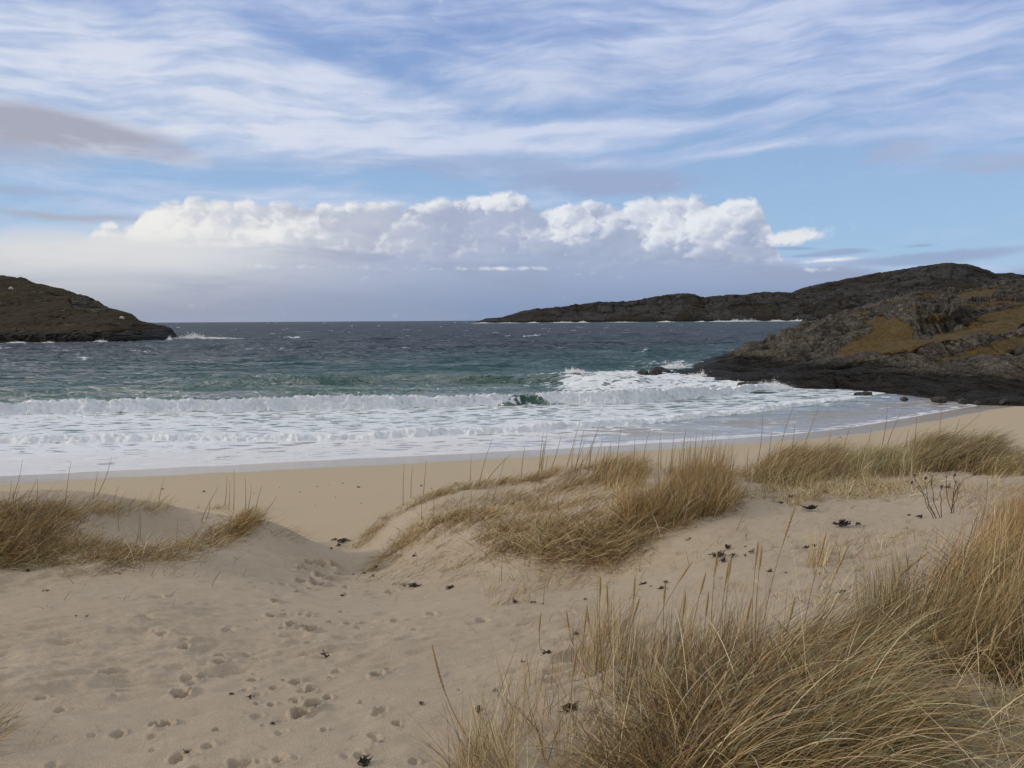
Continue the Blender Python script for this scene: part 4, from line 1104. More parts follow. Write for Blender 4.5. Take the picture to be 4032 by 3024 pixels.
p.add(LP, 2600, (.12, .30), 85, 60, (20, 75), (20, 70), .0038, tufts=160, spread=.08, w=(5, 4, 4, 2, .8, .5, 2, 1.5))
p.build('tangled straw coloured marram grass over the low dune at left')

# middle dune
p = Patch()
crest = [(1395, 2150), (1440, 2090), (1520, 2020), (1650, 1950), (1800, 1905), (1960, 1888), (2100, 1865), (2260, 1832), (2400, 1815), (2600, 1812), (2600, 1840), (2400, 1840), (2200, 1870), (2000, 1915), (1800, 1940), (1660, 1985), (1560, 2035), (1470, 2105), (1420, 2165)]
LIT = (3, 6, 1, 5, .3, .3, 1, .3)
p.add(crest, 4600, (.08, .24), 78, 32, (25, 65), (10, 50), .0040, tufts=300, spread=.05, w=(5, 4, 3, 1, 1, .5, 2, 1))
p.add([(1540, 2150), (1600, 2080), (1740, 2020), (1900, 2010), (2000, 2030), (1950, 2060), (1800, 2060), (1700, 2090), (1600, 2150), (1480, 2240), (1440, 2250)], 3000, (.10, .26), 100, 60, (30, 75), (10, 60), .0038, tufts=120, spread=.05, w=(5, 5, 3, 3, .5, .5, 1.5, 1))
M1 = [(1880, 2080), (2100, 2050), (2300, 2060), (2500, 2120), (2560, 2160), (2450, 2200), (2250, 2225), (2000, 2200), (1900, 2150)]
p.add(M1, 5000, (.12, .30), 72, 50, (35, 80), (10, 50), .0038, tufts=150, spread=.06, w=(5, 4, 4, 1.5, .5, .5, 2, 1.5))
p.add(M1, 1200, (.12, .32), 60, 110, (55, 88), (0, 20), .0036, tufts=200, spread=.12, w=LIT)
p.add([(1900, 1960), (2300, 1900), (2350, 1950), (2280, 2000), (2000, 2010)], 900, (.08, .24), 80, 50, (35, 75), (10, 50), .0036, tufts=44, spread=.07, w=(5, 3, 4, 2, .5, .5, 2, 1.5))
p.add([(2340, 1840), (2540, 1835), (2540, 1890), (2470, 1950), (2380, 1940), (2340, 1900)], 2300, (.14, .32), 62, 32, (5, 45), (10, 50), .0038, tufts=40, spread=.06, w=(5, 4, 4, 1, 1, .5, 2, 1.5))
M2 = [(2580, 1990), (2700, 1910), (2830, 1890), (2880, 1950), (2860, 2010), (2750, 2050), (2600, 2080), (2440, 2110), (2420, 2080)]
p.add(M2, 5800, (.18, .44), 75, 70, (3, 35), (5, 60), .0038, tufts=90, spread=.06, w=(5, 4, 5, 1.5, 1, .5, 4, 2))
p.add(M2, 1700, (.14, .36), 70, 110, (40, 85), (0, 40), .0038, tufts=120, spread=.12, w=LIT)
p.add([(2600, 1960), (2860, 1900), (2870, 1960), (2700, 2010)], 500, (.36, .62), 70, 25, (2, 14), (2, 18), .0030, tufts=60, spread=.05, w=(4, 1, 4, 0, 0, 0, 5, 2))
p.add([(2430, 2030), (2600, 2000), (2700, 2080), (2500, 2150), (2380, 2130)], 1500, (.12, .26), 85, 70, (25, 80), (10, 60), .0036, tufts=60, spread=.06, w=(5, 5, 3, 3, .5, .5, 3, 1))
p.add([(2440, 1880), (2480, 1930), (2440, 2060), (2400, 2080), (2420, 1960)], 600, (.10, .26), 85, 70, (10, 70), (10, 60), .0036, tufts=22, spread=.05, w=(4, 5, 2, 4, .5, .5, 1, 1))
p.add([(2600, 1850), (2980, 1850), (2980, 1880), (2700, 1900)], 1000, (.08, .22), 75, 40, (20, 70), (10, 40), .0038, tufts=60, spread=.07, w=(5, 5, 3, 1, .5, .5, 1, .5))
p.add([(1440, 2200), (1700, 2120), (1900, 2200), (1800, 2300), (1560, 2330), (1400, 2280)], 900, (.06, .20), 80, 45, (45, 85), (0, 30), .0032, tufts=110, spread=.05, w=(4, 4, 3, 1, .5, .5, 1, 1))
p.add([(1800, 2200), (2700, 2180), (2900, 2080), (3000, 2100), (2700, 2260), (2300, 2330), (1950, 2400), (1800, 2330)], 800, (.05, .22), 80, 60, (15, 80), (0, 40), .0032, tufts=120, spread=.04, w=(4, 4, 3, 1, .5, .5, 1, 1))
p.under([(1650, 2000), (2000, 1940), (2420, 1960), (2420, 2100), (1900, 2110), (1680, 2090)], 900, (.06, .18), 120, .08); p.add([(1650, 2000), (2000, 1940), (2420, 1960), (2420, 2100), (1900, 2110), (1680, 2090)], 1500, (.08, .24), 78, 60, (30, 85), (0, 40), .0036, tufts=150, spread=.09, w=(5, 5, 4, 2.5, .5, .5, 2, 1.5))
p.add([(1480, 2190), (1560, 2080), (1700, 1990), (1900, 1940), (2050, 1960), (2000, 2060), (1850, 2080), (1720, 2120), (1600, 2240)], 1500, (.07, .22), 85, 50, (35, 80), (0, 40), .0036, tufts=150, spread=.07, w=(5, 5, 3, 2, .5, .5, 2, 1))
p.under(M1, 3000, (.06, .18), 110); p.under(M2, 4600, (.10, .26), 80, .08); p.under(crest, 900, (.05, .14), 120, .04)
p.add([(1900, 1990), (2350, 1960), (2420, 2060), (2100, 2060)], 1500, (.10, .28), 75, 60, (30, 80), (10, 50), .0036, tufts=90, spread=.08, w=(5, 4, 4, 2.5, .5, .5, 2, 1.5))
p.add([(2060, 1890), (2350, 1850), (2360, 1930), (2150, 1960)], 1100, (.10, .26), 78, 45, (30, 70), (10, 50), .0036, tufts=70, spread=.08, w=(5, 3, 5, 1.5, .5, .5, 2, 2))
p.build('straw coloured marram grass trailing over the middle dune')

# right hand ridge
p = Patch()
RP = [(2960, 1900), (3000, 1850), (3120, 1810), (3300, 1815), (3500, 1800), (3700, 1790), (3880, 1800), (3960, 1830), (3980, 1870), (3800, 1860), (3560, 1870), (3300, 1900), (3050, 1930)]
p.add(RP, 6500, (.14, .40), 72, 35, (8, 45), (20, 75), .0042, tufts=190, spread=.09, w=(4, 4, 3, 1.5, 2.5, 2.5, .6, 1.5))
p.add([(2980, 1880), (3060, 1830), (3260, 1820), (3260, 1880), (3050, 1910)], 4600, (.22, .50), 70, 18, (12, 38), (30, 85), .0042, tufts=46, spread=.08, w=(4, 3, 5, 1, 1, .5, 3, 3))
p.add([(3540, 1800), (3740, 1780), (3880, 1790), (3880, 1840), (3600, 1850)], 5600, (.30, .58), 75, 15, (12, 38), (50, 100), .0042, tufts=50, spread=.09, w=(4, 3, 4, 1.5, 3, 2, .5, 2.5))
p.add([(3330, 1830), (3560, 1820), (3560, 1880), (3350, 1890)], 2300, (.18, .40), 60, 22, (5, 30), (15, 60), .0042, tufts=40, spread=.08, w=(2, 3, 1, 2, 5, 6, .2, .6))
p.add([(2960, 1930), (3700, 1880), (3600, 1960), (3100, 1990), (2960, 1960)], 2200, (.10, .28), 50, 90, (5, 75), (5, 60), .0038, tufts=130, spread=.06, w=(4, 6, 2, 4, 2, 2, .5, .8))
p.add([(3850, 1790), (4150, 1800), (4150, 1880), (3900, 1880)], 1500, (.10, .30), 70, 50, (10, 60), (10, 60), .0038, tufts=70, spread=.09, w=(4, 3, 3, 1, 3, 2, .5, 2))
p.under(RP, 4500, (.08, .24), 120)
p.build('greyer green and tan marram grass bent by wind on the right hand dune ridge')

# bare sand shoots and litter
p = Patch()
p.add([(3000, 1990), (3500, 1980), (3700, 2080), (3600, 2350), (3200, 2420), (2900, 2350), (2700, 2350), (2750, 2200), (2950, 2150)], 1000, (.02, .10), 80, 90, (10, 80), (0, 40), .0028, tufts=420, spread=.015, w=(2, 2, 3, 1, 1, 1, 1, 4))
p.add([(3300, 2100), (3700, 2080), (3760, 2250), (3500, 2420), (3200, 2380)], 900, (.03, .13), 80, 90, (10, 85), (0, 30), .0028, tufts=260, spread=.02, w=(3, 4, 2, 2, 1, 1, 1, 2))
p.add([(3750, 1900), (4100, 1890), (4100, 2080), (3850, 2050), (3700, 1990)], 1500, (.06, .22), 80, 60, (20, 80), (0, 40), .0026, tufts=160, spread=.05, w=(4, 3, 3, 1, 1, .5, 1, 1))
p.add([(1500, 2350), (2500, 2300), (2900, 2300), (2300, 2500), (1900, 2500)], 160, (.03, .16), 80, 80, (10, 85), (0, 30), .0026, tufts=80, spread=.02, w=(3, 3, 3, 1, 0, 0, 1, 2))
p.add([(-100, 2300), (900, 2300), (700, 2450), (-100, 2400)], 40, (.03, .14), 80, 80, (20, 88), (0, 20), .0026, tufts=22, spread=.01, w=(1, 1, 3, 0, 0, 0, 1, 5))
p.build('short sparse shoots and dead blades on the bare sand between the dunes')

# foreground
FW = (4.5, 4, 5, 2.6, 2.4, 1.8, 1.4, 3.4)
p = Patch()
A1 = [(2360, 2680), (2500, 2560), (2750, 2500), (2950, 2500), (3000, 2640), (2950, 2740), (2700, 2790), (2450, 2800)]
p.add(A1, 1150, (.12, .36), 60, 35, (0, 25), (5, 45), .0025, tufts=110, spread=.05, w=FW)
A2 = [(2620, 2960), (2800, 2830), (3050, 2760), (3300, 2760), (3400, 2840), (3350, 3050), (3300, 3250), (2600, 3250)]
p.add(A2, 4600, (.28, .60), 92, 22, (8, 42), (50, 105), .0027, tufts=90, spread=.06, w=FW, nseg=9)
p.add(A2, 700, (.34, .72), 100, 45, (15, 55), (40, 100), .0030, tufts=60, spread=.08, w=(1, 5, 0, 7, .5, 1, 0, 0), nseg=9)
p.add([(2900, 2660), (3250, 2580), (3420, 2640), (3350, 2760), (3000, 2780)], 1700, (.24, .52), 84, 18, (15, 42), (35, 85), .0026, tufts=60, spread=.06, w=FW, nseg=9)
p.add([(2400, 2940), (2700, 2840), (2800, 3100), (2500, 3200)], 1300, (.14, .42), 80, 55, (15, 65), (20, 80), .0026, tufts=60, spread=.06, w=FW, nseg=7)
p.under(A2, 12000, (.14, .42), 110, .08); p.under([(2900, 2680), (3250, 2620), (3400, 2680), (3300, 2780), (3000, 2800)], 1800, (.1, .3), 50, .06); p.under(A1, 700, (.06, .18), 60, .05)
p.build('large wind-bent clump of long pale marram grass in the foreground')
p = Patch()
B1 = [(3560, 2520), (3620, 2420), (3740, 2300), (3850, 2200), (4030, 2120), (4400, 2050), (4500, 2600), (4100, 2720), (3700, 2680)]
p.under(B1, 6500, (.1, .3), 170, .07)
p.add(B1, 6400, (.20, .50), 70, 18, (12, 40), (15, 60), .0028, tufts=210, spread=.07, w=(6, 5, 5, 2.2, 1.6, .8, 3, 2), nseg=7)
p.add([(3850, 2150), (4100, 2080), (4150, 2200), (3900, 2260)], 1800, (.2, .46), 60, 18, (15, 40), (5, 35), .0028, tufts=50, spread=.06, w=(5, 4, 3, 1, 0, 0, 7, .5), nseg=6)
p.add([(3400, 2450), (3560, 2360), (3600, 2500), (3450, 2560)], 600, (.14, .36), 30, 30, (0, 20), (5, 25), .0026, tufts=34, spread=.045, w=(3, 2, 3, 1, 4, 3, 0, 1.5))
p.add([(3420, 2560), (3750, 2560), (3750, 2680), (3480, 2660)], 1100, (.22, .5), 75, 25, (15, 45), (30, 75), .0026, tufts=60, spread=.06, w=FW, nseg=8)
p.add([(3650, 2780), (4200, 2720), (4300, 3200), (3600, 3200)], 700, (.22, .54), 100, 60, (30, 75), (15, 60), .0024, tufts=80, spread=.09, w=(3, 5, 2, 5, 2, 2, .5, 1), nseg=8)
p.add([(3980, 2400), (4400, 2250), (4400, 2900), (4020, 2680)], 2400, (.26, .56), 75, 22, (15, 42), (30, 75), .0028, tufts=80, spread=.07, w=FW, nseg=8)
p.build('dense tawny marram grass covering the slope at the right edge')
p = Patch()
p.add([(1900, 2760), (2100, 2680), (2350, 2600), (2450, 2750), (2400, 2950), (2100, 3050), (1900, 3000)], 420, (.08, .32), 20, 60, (0, 45), (0, 40), .0024, tufts=60, spread=.025, w=(5, 3, 3, 2, 2, 1, 2, 1))
p.add([(1780, 2990), (1980, 2960), (2080, 3100), (1850, 3150)], 260, (.12, .34), -40, 50, (10, 55), (0, 40), .0024, tufts=10, spread=.03, w=(5, 4, 2, 2, 2, 1, 1, 1))
p.add([(2220, 2560), (2400, 2460), (2480, 2540), (2380, 2680), (2250, 2680)], 360, (.12, .34), 50, 50, (0, 30), (0, 40), .0024, tufts=30, spread=.03, w=(5, 4, 2, 2, 1, 1, 1, 1))
p.add([(2100, 2990), (2600, 2840), (2700, 3150), (2100, 3200)], 900, (.08, .30), 60, 80, (20, 80), (0, 50), .0024, tufts=70, spread=.05, w=(3, 4, 3, 2, 2, 2, 1, 1))
p.build('thin scattered tufts of marram grass on sand left of the foreground clump')
p = Patch()
p.add([(-160, 2780), (-30, 2780), (-10, 2950), (-160, 3000)], 170, (.10, .24), 85, 45, (30, 70), (10, 50), .0024, tufts=16, spread=.05, w=FW)
p.build('few grass blades leaning in at the lower left edge of the sand')
for q in ((3320, 2270), (3560, 2330)): pass
p = Patch()
p.add([(3170, 2200), (3230, 2190), (3240, 2260), (3180, 2270)], 110, (.10, .26), 60, 30, (0, 25), (5, 30), .0028, tufts=6, spread=.03, w=(4, 5, 1, 3, 1, 2, 1, 0))
p.build('small pale upright grass tuft on the sand behind the foreground clump')

# ------------------------------------------------------------------ tall seed stalks (each one its own thing)
m_st, nt, b = new_mat('stalk'); b.inputs['Base Color'].default_value = (0.23, 0.165, 0.085, 1); b.inputs['Roughness'].default_value = .7
m_hd, nt, b = new_mat('seed_head')
P_, px, py, pz = pos(nt)
nt.links.new(mixc(nt, noise(nt, P_, 300, 2).ss(.35, .65), (0.20, 0.13, 0.06, 1), (0.46, 0.34, 0.18, 1)), b.inputs['Base Color']); b.inputs['Roughness'].default_value = .85
def tube(path, radii, k=5):
    path = np.array(path, float); n = len(path); T = np.gradient(path, axis=0); T /= np.linalg.norm(T, axis=1, keepdims=True)
    a = np.cross(T, [0.3, 1, 0.1]); a /= np.linalg.norm(a, axis=1, keepdims=True); b_ = np.cross(T, a)
    th = np.arange(k) * 2 * np.pi / k
    V_ = path[:, None] + (np.cos(th)[None, :, None] * a[:, None] + np.sin(th)[None, :, None] * b_[:, None]) * np.array(radii)[:, None, None]
    V_ = V_.reshape(-1, 3); F = []
    for i in range(n - 1):
        for j in range(k):
            F.append((i * k + j, i * k + (j + 1) % k, (i + 1) * k + (j + 1) % k, (i + 1) * k + j))
    return V_, np.array(F)
def stalk_path(p0, p1, sag):
    t = np.linspace(0, 1, 9)[:, None]; q = p0 + (p1 - p0) * t
    q[:, 0] += (np.sin(t[:, 0] * math.pi) * -sag)
    return q
NST = [0]
ORDER = {}
def stalk(u0, v0, u1, v1, group, label, head=0.0, sag=0.02, rad_=.0022, lean=0.05):
    b0 = hit(u0, v0)[0]
    if np.isnan(b0[0]): return
    b0[2] = base_h(b0[0:1], b0[1:2])[0] - .02
    y1 = b0[1] + lean; d = ray(float(u1), float(v1)); t1 = y1 / d[1]; p1 = d * t1; p1[2] += H
    path = stalk_path(np.zeros(3), p1 - b0, sag)
    L = np.linalg.norm(p1 - b0)
    rad_ = max(rad_, 0.00052 * np.linalg.norm(b0[:2]))
    if head > 0:
        root = bpy.data.objects.new('seed_stalk', None); COL.objects.link(root); root.location = b0; root.empty_display_size = .05
        V_, F = tube(path, np.linspace(rad_, rad_ * .55, len(path))); mesh_obj('stem', V_, F, m_st, parent=root)
        # spike: a slim spindle of bristly spikelets
        n = 26; i0 = 1 - head / L; tt = np.linspace(i0, 1.0, n)
        q = np.stack([np.interp(tt, np.linspace(0, 1, 9), path[:, c]) for c in range(3)], 1)
        prof = np.sin(np.linspace(0.12, math.pi * .96, n)) ** .6 * rad_ * 2.3 * (1 + .28 * np.cos(np.arange(n) * math.pi))
        V_, F = tube(q, prof, 6); mesh_obj('seed_head', V_, F, m_hd, parent=root)
        tag(root, label, 'grass stalk', group)
    else:
        V_, F = tube(path, np.linspace(rad_, rad_ * .35, len(path)), 4); o = mesh_obj('seed_stalk', V_, F, m_st); o.location = b0
        tag(o, label, 'grass stalk', group)
    if label[:4] == 'thin' or label[:6] == 'single':
        ORDER.setdefault(label, []).append((u1, root if head > 0 else o, v0 - v1, u1 - u0))
    NST[0] += 1
gF = 'tall seed stalks in the foreground clump'
stalk(2985, 2560, 3135, 1980, gF, 'tallest seed stalk of the foreground clump, leaning right with brown head', .22, .02)
stalk(1905, 2990, 1700, 2535, gF, 'lone seed stalk leaning left over bare sand left of the clump', .22, .03)
stalk(3150, 2540, 3255, 2095, gF, 'seed stalk leaning right just right of the tallest stalk', .18, .01)
stalk(3220, 2540, 3345, 2140, gF, 'rightmost leaning seed stalk of the foreground clump', .16, .03)
stalk(2560, 2480, 2725, 2210, gF, 'seed stalk at the left of the clump leaning strongly right', .14, .01)
stalk(3500, 2420, 3660, 2172, gF, 'long arching seed stalk bending right at the edge of the slope grass', .18, .08)
for u0, v0, u1, v1 in [(2690, 2560, 2700, 2330), (2715, 2560, 2780, 2250), (2800, 2550, 2825, 2170), (2830, 2600, 2870, 2210), (2850, 2600, 2880, 2180), (2960, 2560, 2985, 2130), (2975, 2560, 3000, 2150), (2620, 2560, 2620, 2290), (2500, 2620, 2500, 2270), (2350, 2560, 2310, 2380), (2300, 2640, 2310, 2400), (2420, 2620, 2390, 2300), (2440, 2650, 2520, 2350), (2370, 2650, 2365, 2270), (2130, 2560, 2130, 2410), (2470, 2900, 2475, 2580), (2920, 2620, 2960, 2350), (3080, 2660, 3130, 2350), (2770, 2700, 2790, 2330), (3890, 2700, 3925, 2460), (2270, 2560, 2230, 2400), (2250, 2850, 2270, 2560), (2630, 2740, 2600, 2480)]:
    stalk(u0, v0, u1, v1, 'thin upright stalks in the foreground grass', 'thin upright brown stalk in the foreground grass', .12, .01, .0024)
SM = 'thin stalk above the middle dune grass'
for u0, v0, u1, v1 in [(1585, 1990, 1592, 1825), (1668, 1950, 1678, 1812), (1620, 1960, 1625, 1835), (1880, 1930, 1940, 1725), (1850, 1910, 1855, 1800), (1900, 1910, 2010, 1870 - 80), (2050, 1880, 2067, 1755), (2120, 1860, 2140, 1700), (2135, 1860, 2155, 1700), (2170, 1850, 2210, 1715), (2230, 1850, 2285, 1650), (2300, 1850, 2370, 1651), (2260, 1860, 2300, 1690), (2320, 1840, 2350, 1710), (2420, 1840, 2445, 1680), (2400, 1830, 2405, 1740), (2490, 1850, 2500, 1720), (2530, 1850, 2560, 1690), (2600, 1850, 2605, 1740), (2650, 1950, 2655, 1700), (2690, 1950, 2700, 1690), (2720, 1980, 2745, 1700), (2740, 2000, 2770, 1695), (2760, 2000, 2790, 1720), (2790, 1990, 2810, 1680), (2830, 2000, 2835, 1740), (2850, 1990, 2860, 1735), (2700, 2000, 2715, 1760), (2670, 2000, 2675, 1770), (1900, 2060, 1935, 1900), (1960, 2050, 1990, 1920), (1850, 2060, 1860, 1920), (1800, 2060, 1830, 1930), (1700, 2070, 1705, 1930), (1660, 2050, 1665, 1960), (2200, 2020, 2215, 1915), (2150, 2000, 2180, 1890), (1930, 1980, 1990, 1800), (2790, 2010, 2800, 1760), (2810, 2000, 2850, 1770), (2870, 2000, 2890, 1790)] + [(x_ := random.uniform(2590, 2860), random.uniform(1930, 2040), x_ + random.uniform(0, 35), random.uniform(1690, 1850)) for _ in range(26)] + [(x_ := random.uniform(2100, 2560), random.uniform(1850, 1880), x_ + random.uniform(10, 50), random.uniform(1730, 1800)) for _ in range(14)]:
    stalk(u0 + random.uniform(-3, 3), v0, u1, v1, 'stalks on the middle dune', SM, 0, random.uniform(-.02, .03), .0020)
for u0, v0, u1, v1 in [(30, 2000, 90, 1808), (140, 1990, 148, 1890), (255, 1990, 280, 1815), (365, 1965, 385, 1855), (380, 1950, 440, 1800), (450, 1995, 468, 1915), (625, 1975, 645, 1885), (790, 2055, 862, 1915), (885, 1990, 893, 1875), (920, 2010, 921, 1845), (965, 2010, 965, 1880), (1005, 2010, 1030, 1915), (900, 2010, 905, 1895), (975, 2010, 990, 1910), (550, 2120, 555, 2005), (230, 2110, 210, 2010), (470, 2090, 470, 2010), (1035, 2030, 1090, 1955), (20, 2000, 45, 1890), (60, 2000, 80, 1910), (100, 1990, 145, 1885), (-60, 2000, -20, 1850), (530, 2160, 548, 2000), (810, 2040, 825, 1970), (170, 2180, 168, 2110), (690, 2170, 700, 2050)]:
    stalk(u0, v0, u1, v1, 'stalks on the left dune', 'thin stalk above the left dune grass', 0, random.uniform(-.02, .02), .0019)
for u0, v0, u1, v1 in [(2975, 1850, 3003, 1630), (3060, 1820, 3127, 1592), (3150, 1800, 3228, 1590), (2945, 1850, 2950, 1760), (3110, 1810, 3130, 1670), (3320, 1800, 3350, 1675), (3460, 1800, 3495, 1590), (3480, 1790, 3550, 1620), (3600, 1760, 3610, 1640), (3690, 1770, 3708, 1610), (3740, 1750, 3780, 1650), (3570, 1780, 3580, 1690), (3400, 1800, 3430, 1690), (3250, 1800, 3270, 1700), (3020, 1850, 3040, 1690), (3700, 1760, 3860, 1612 + 20), (3290, 2260, 3290, 2130), (3850, 2100, 3888, 1870), (3930, 2150, 4000, 1950), (3960, 2180, 4032, 1985), (3790, 2240, 3830, 2050)]:
    stalk(u0, v0, u1, v1, 'stalks on the right hand dunes', 'thin stalk above the right hand dune grass', 0, random.uniform(-.03, .03), .0019)
for u0, v0, u1, v1 in [(300, 2300, 240, 2225), (555, 2190, 550, 2250), (2830, 2240, 2835, 2170), (2140, 2380, 2160, 2230), (2290, 2120, 2280, 2040), (490, 2370, 500, 2340), (655, 2390, 655, 2370), (690, 2380, 690, 2360), (830, 2310, 870, 2250), (2520, 2250, 2530, 2170), (1975, 2290, 1985, 2160)]:
    stalk(u0, max(v0, v1), u1 if v0 > v1 else u0, min(v0, v1), 'single stalks on the bare sand', 'single dead stalk standing in bare sand', 0, .01, .0018)

ONES = ['', 'first', 'second', 'third', 'fourth', 'fifth', 'sixth', 'seventh', 'eighth', 'ninth', 'tenth', 'eleventh', 'twelfth', 'thirteenth', 'fourteenth', 'fifteenth', 'sixteenth', 'seventeenth', 'eighteenth', 'nineteenth']
def nth(k):
    if k < 20: return ONES[k]
    t = ['twent', 'thirt', 'fort', 'fift', 'sixt'][k // 10 - 2]
    return t + 'ieth' if k % 10 == 0 else t + 'y-' + ONES[k % 10]
def number_labels(order, noun):
    for lab, lst in order.items():
        lst.sort(key=lambda q: q[0])
        for i, q in enumerate(lst):
            n_ = len(lst); k = i + 1; side = 'left'
            if k > n_ - i: k, side = n_ - i, 'right'
            if noun == 'stalk':
                words = ('tall ' if q[2] > 190 else 'short ' if q[2] < 110 else '') + ('right-leaning ' if q[3] > .3 * q[2] else '')
                q[1]['label'] = words + lab + ', ' + nth(k) + ' from the ' + side
            else: q[1]['label'] = lab + ', ' + nth(k) + ' from the ' + side
number_labels(ORDER, 'stalk')

# ------------------------------------------------------------------ dried branching weed
m_tw, nt, b = new_mat('dead_twig'); b.inputs['Base Color'].default_value = (0.085, 0.055, 0.038, 1); b.inputs['Roughness'].default_value = .8
def weed(u, v, stems, label):
    b0 = hit(u, v)[0]; b0[2] = base_h(b0[0:1], b0[1:2])[0] - .01
    root = bpy.data.objects.new('dead_plant', None); COL.objects.link(root); root.location = b0; root.empty_display_size = .1
    k = math.hypot(b0[0], b0[1]) * 1.02 / FPX
    for (pts, twigs) in stems:
        path = [np.array([(a - u) * k, RNG.uniform(-.02, .02) + i * .01, (v - c) * k]) for i, (a, c) in enumerate(pts)]
        t = np.linspace(0, 1, len(path)); tt = np.linspace(0, 1, 10)
        path = np.array(path); q = np.stack([np.interp(tt, t, path[:, c]) for c in range(3)], 1); q[1:] += RNG.normal(0, .004, (9, 3))
        V_, F = tube(q, np.linspace(.0034, .0013, 10)); vs, fs, kk = [V_], [F], len(V_)
        for j in range(twigs):
            i = RNG.integers(3, 10); p0 = q[i]; dr = np.array([RNG.uniform(-1, 1), RNG.uniform(-.6, .6), RNG.uniform(.3, 1)]); L = RNG.uniform(.02, .07)
            V2, F2 = tube([p0, p0 + dr * L * .5, p0 + dr * L + [0, 0, .01]], [.0018, .0014, .0011], 4); vs.append(V2); fs.append(F2 + kk); kk += len(V2)
        st = mesh_obj('stem', np.vstack(vs), np.vstack(fs), m_tw, parent=root)
        hv, hf, kk = [], [], 0
        for j in range(3):
            c = q[-1] + RNG.normal(0, .0035, 3); V2, F2 = tube([c, c + [0.001, 0, .008], c + [0, 0, .018], c + [0, 0, .024]], [.002, .007, .006, .001], 6); hv.append(V2); hf.append(F2 + kk); kk += len(V2)
        mesh_obj('seed_head', np.vstack(hv), np.vstack(hf), m_tw, parent=st)
    tag(root, label, 'dead plant')
weed(3690, 2042, [([(3690, 2042), (3660, 1990), (3650, 1900)], 6), ([(3680, 2040), (3640, 1960), (3610, 1890)], 5), ([(3700, 2040), (3680, 1980), (3670, 1900), (3678, 1870)], 6), ([(3685, 2042), (3655, 1960), (3600, 1915)], 4), ([(3705, 2040), (3698, 1960), (3712, 1930)], 4)],
     'dark leafless branching weed standing on the sand at right')
weed(3745, 2020, [([(3745, 2020), (3735, 1960), (3722, 1860), (3718, 1815)], 7), ([(3750, 2020), (3755, 1960), (3760, 1890), (3775, 1830)], 7), ([(3748, 2020), (3758, 1950), (3785, 1900), (3830, 1885)], 5), ([(3748, 2020), (3765, 1940), (3750, 1885)], 4)],
     'taller dark leafless weed with seed clusters right behind the other weed')

# ------------------------------------------------------------------ seaweed wrack
m_sw, nt, b = new_mat('seaweed')
P_, px, py, pz = pos(nt)
nt.links.new(mixc(nt, noise(nt, P_, 60, 3).ss(.3, .7), (0.010, 0.007, 0.006, 1), (0.040, 0.022, 0.016, 1)), b.inputs['Base Color']); b.inputs['Roughness'].default_value = .55
SWO = {}
def wrack(u, v, wpx, label=None, n=None, flat=1.0):
    p = hit(u, v)[0]
    if np.isnan(p[0]): return
    k = math.hypot(p[0], p[1]) * 1.03 / FPX; Wd = wpx * k
    n = n or int(10 + wpx * .5)
    vs, fs, kk, strands = [], [], 0, []
    for i in range(n):
        c = np.zeros(3)
        if i: 
            for _t in range(8):
                qq = strands[RNG.integers(len(strands))]; c = qq[RNG.integers(len(qq))]
                if abs(c[0]) < .40 * Wd and abs(c[1]) < .45 * Wd: break
        a = RNG.uniform(0, 6.28); L = RNG.uniform(.25, .6) * min(Wd, .12); m = 6
        x = np.cumsum(np.cos(a + np.cumsum(RNG.normal(0, .7, m)))) * L / m; y = np.cumsum(np.sin(a + np.cumsum(RNG.normal(0, .7, m)))) * L / m
        z = np.abs(np.cumsum(RNG.normal(0, 1, m))) * min(.006, Wd * .06) + .003 + RNG.uniform(0, .30) * min(Wd, .10)
        q = np.stack([x, y, z], 1) + c * [1, 1, 0]; q[0] = c if i else q[0]
        q[:, :2] -= (q[0, :2] - c[:2]); strands.append(q.copy())
        q[:, 2] += base_h(p[0] + q[:, 0], p[1] + q[:, 1]) - p[2]
        rr = np.clip(Wd * RNG.uniform(.022, .045), .0007, .0045) * (1 + .5 * np.cos(np.arange(m) * 2.1))
        V_, F = tube(q, rr, 5); V_[:, 2] = V_[:, 2]; vs.append(V_); fs.append(F + kk); kk += len(V_)
    o = mesh_obj('seaweed_clump', np.vstack(vs), np.vstack(fs), m_sw); o.location = p
    zone = 'small dark seaweed scrap on the sand left of the dune gap' if u < 1250 and v > 1990 else 'small dark seaweed speck on the flat beach' if v < 1945 and u < 1780 else \
        'small dark seaweed scrap at the foot of the middle dune' if u < 2320 and v < 2480 else 'small dark seaweed scrap on bare sand near the right ridge' if v < 2290 else 'small dark seaweed scrap near the foreground grass'
    tag(o, label or zone, 'seaweed', 'seaweed scraps on the sand')
    if not label: SWO.setdefault(zone, []).append((u, o, 0, 0))
wrack(1345, 2140, 70, 'largest tangle of black seaweed in the gap between the dunes', 60)
wrack(1322, 2128, 36, 'seaweed tangle at the left end of the heap in the dune gap', 30)
wrack(1305, 2165, 20, 'small dark seaweed scrap below the heap in the dune gap', 14)
wrack(1330, 2150, 24, 'seaweed scrap just under the big tangle in the dune gap', 16)
wrack(1632, 2316, 42, 'black seaweed clump on sand right of the footprints, left of a twin clump', 34)
wrack(1772, 2320, 34, 'spiky black seaweed clump right of its twin below the middle dune', 26)
wrack(1558, 2308, 22); wrack(1590, 2310, 16); wrack(1470, 2275, 26, 'curved brown seaweed strand near the foot of the middle dune', 8)
wrack(1430, 2262, 18); wrack(1475, 2240, 26); wrack(1392, 2265, 12); wrack(1630, 2194, 26, 'dark seaweed piece at the left foot of the middle dune grass', 16)
wrack(1775, 2215, 10); wrack(2036, 2375, 30, 'seaweed tuft at the foot of a lone stalk below the middle dune', 22); wrack(2102, 2377, 22); wrack(2135, 2382, 12)
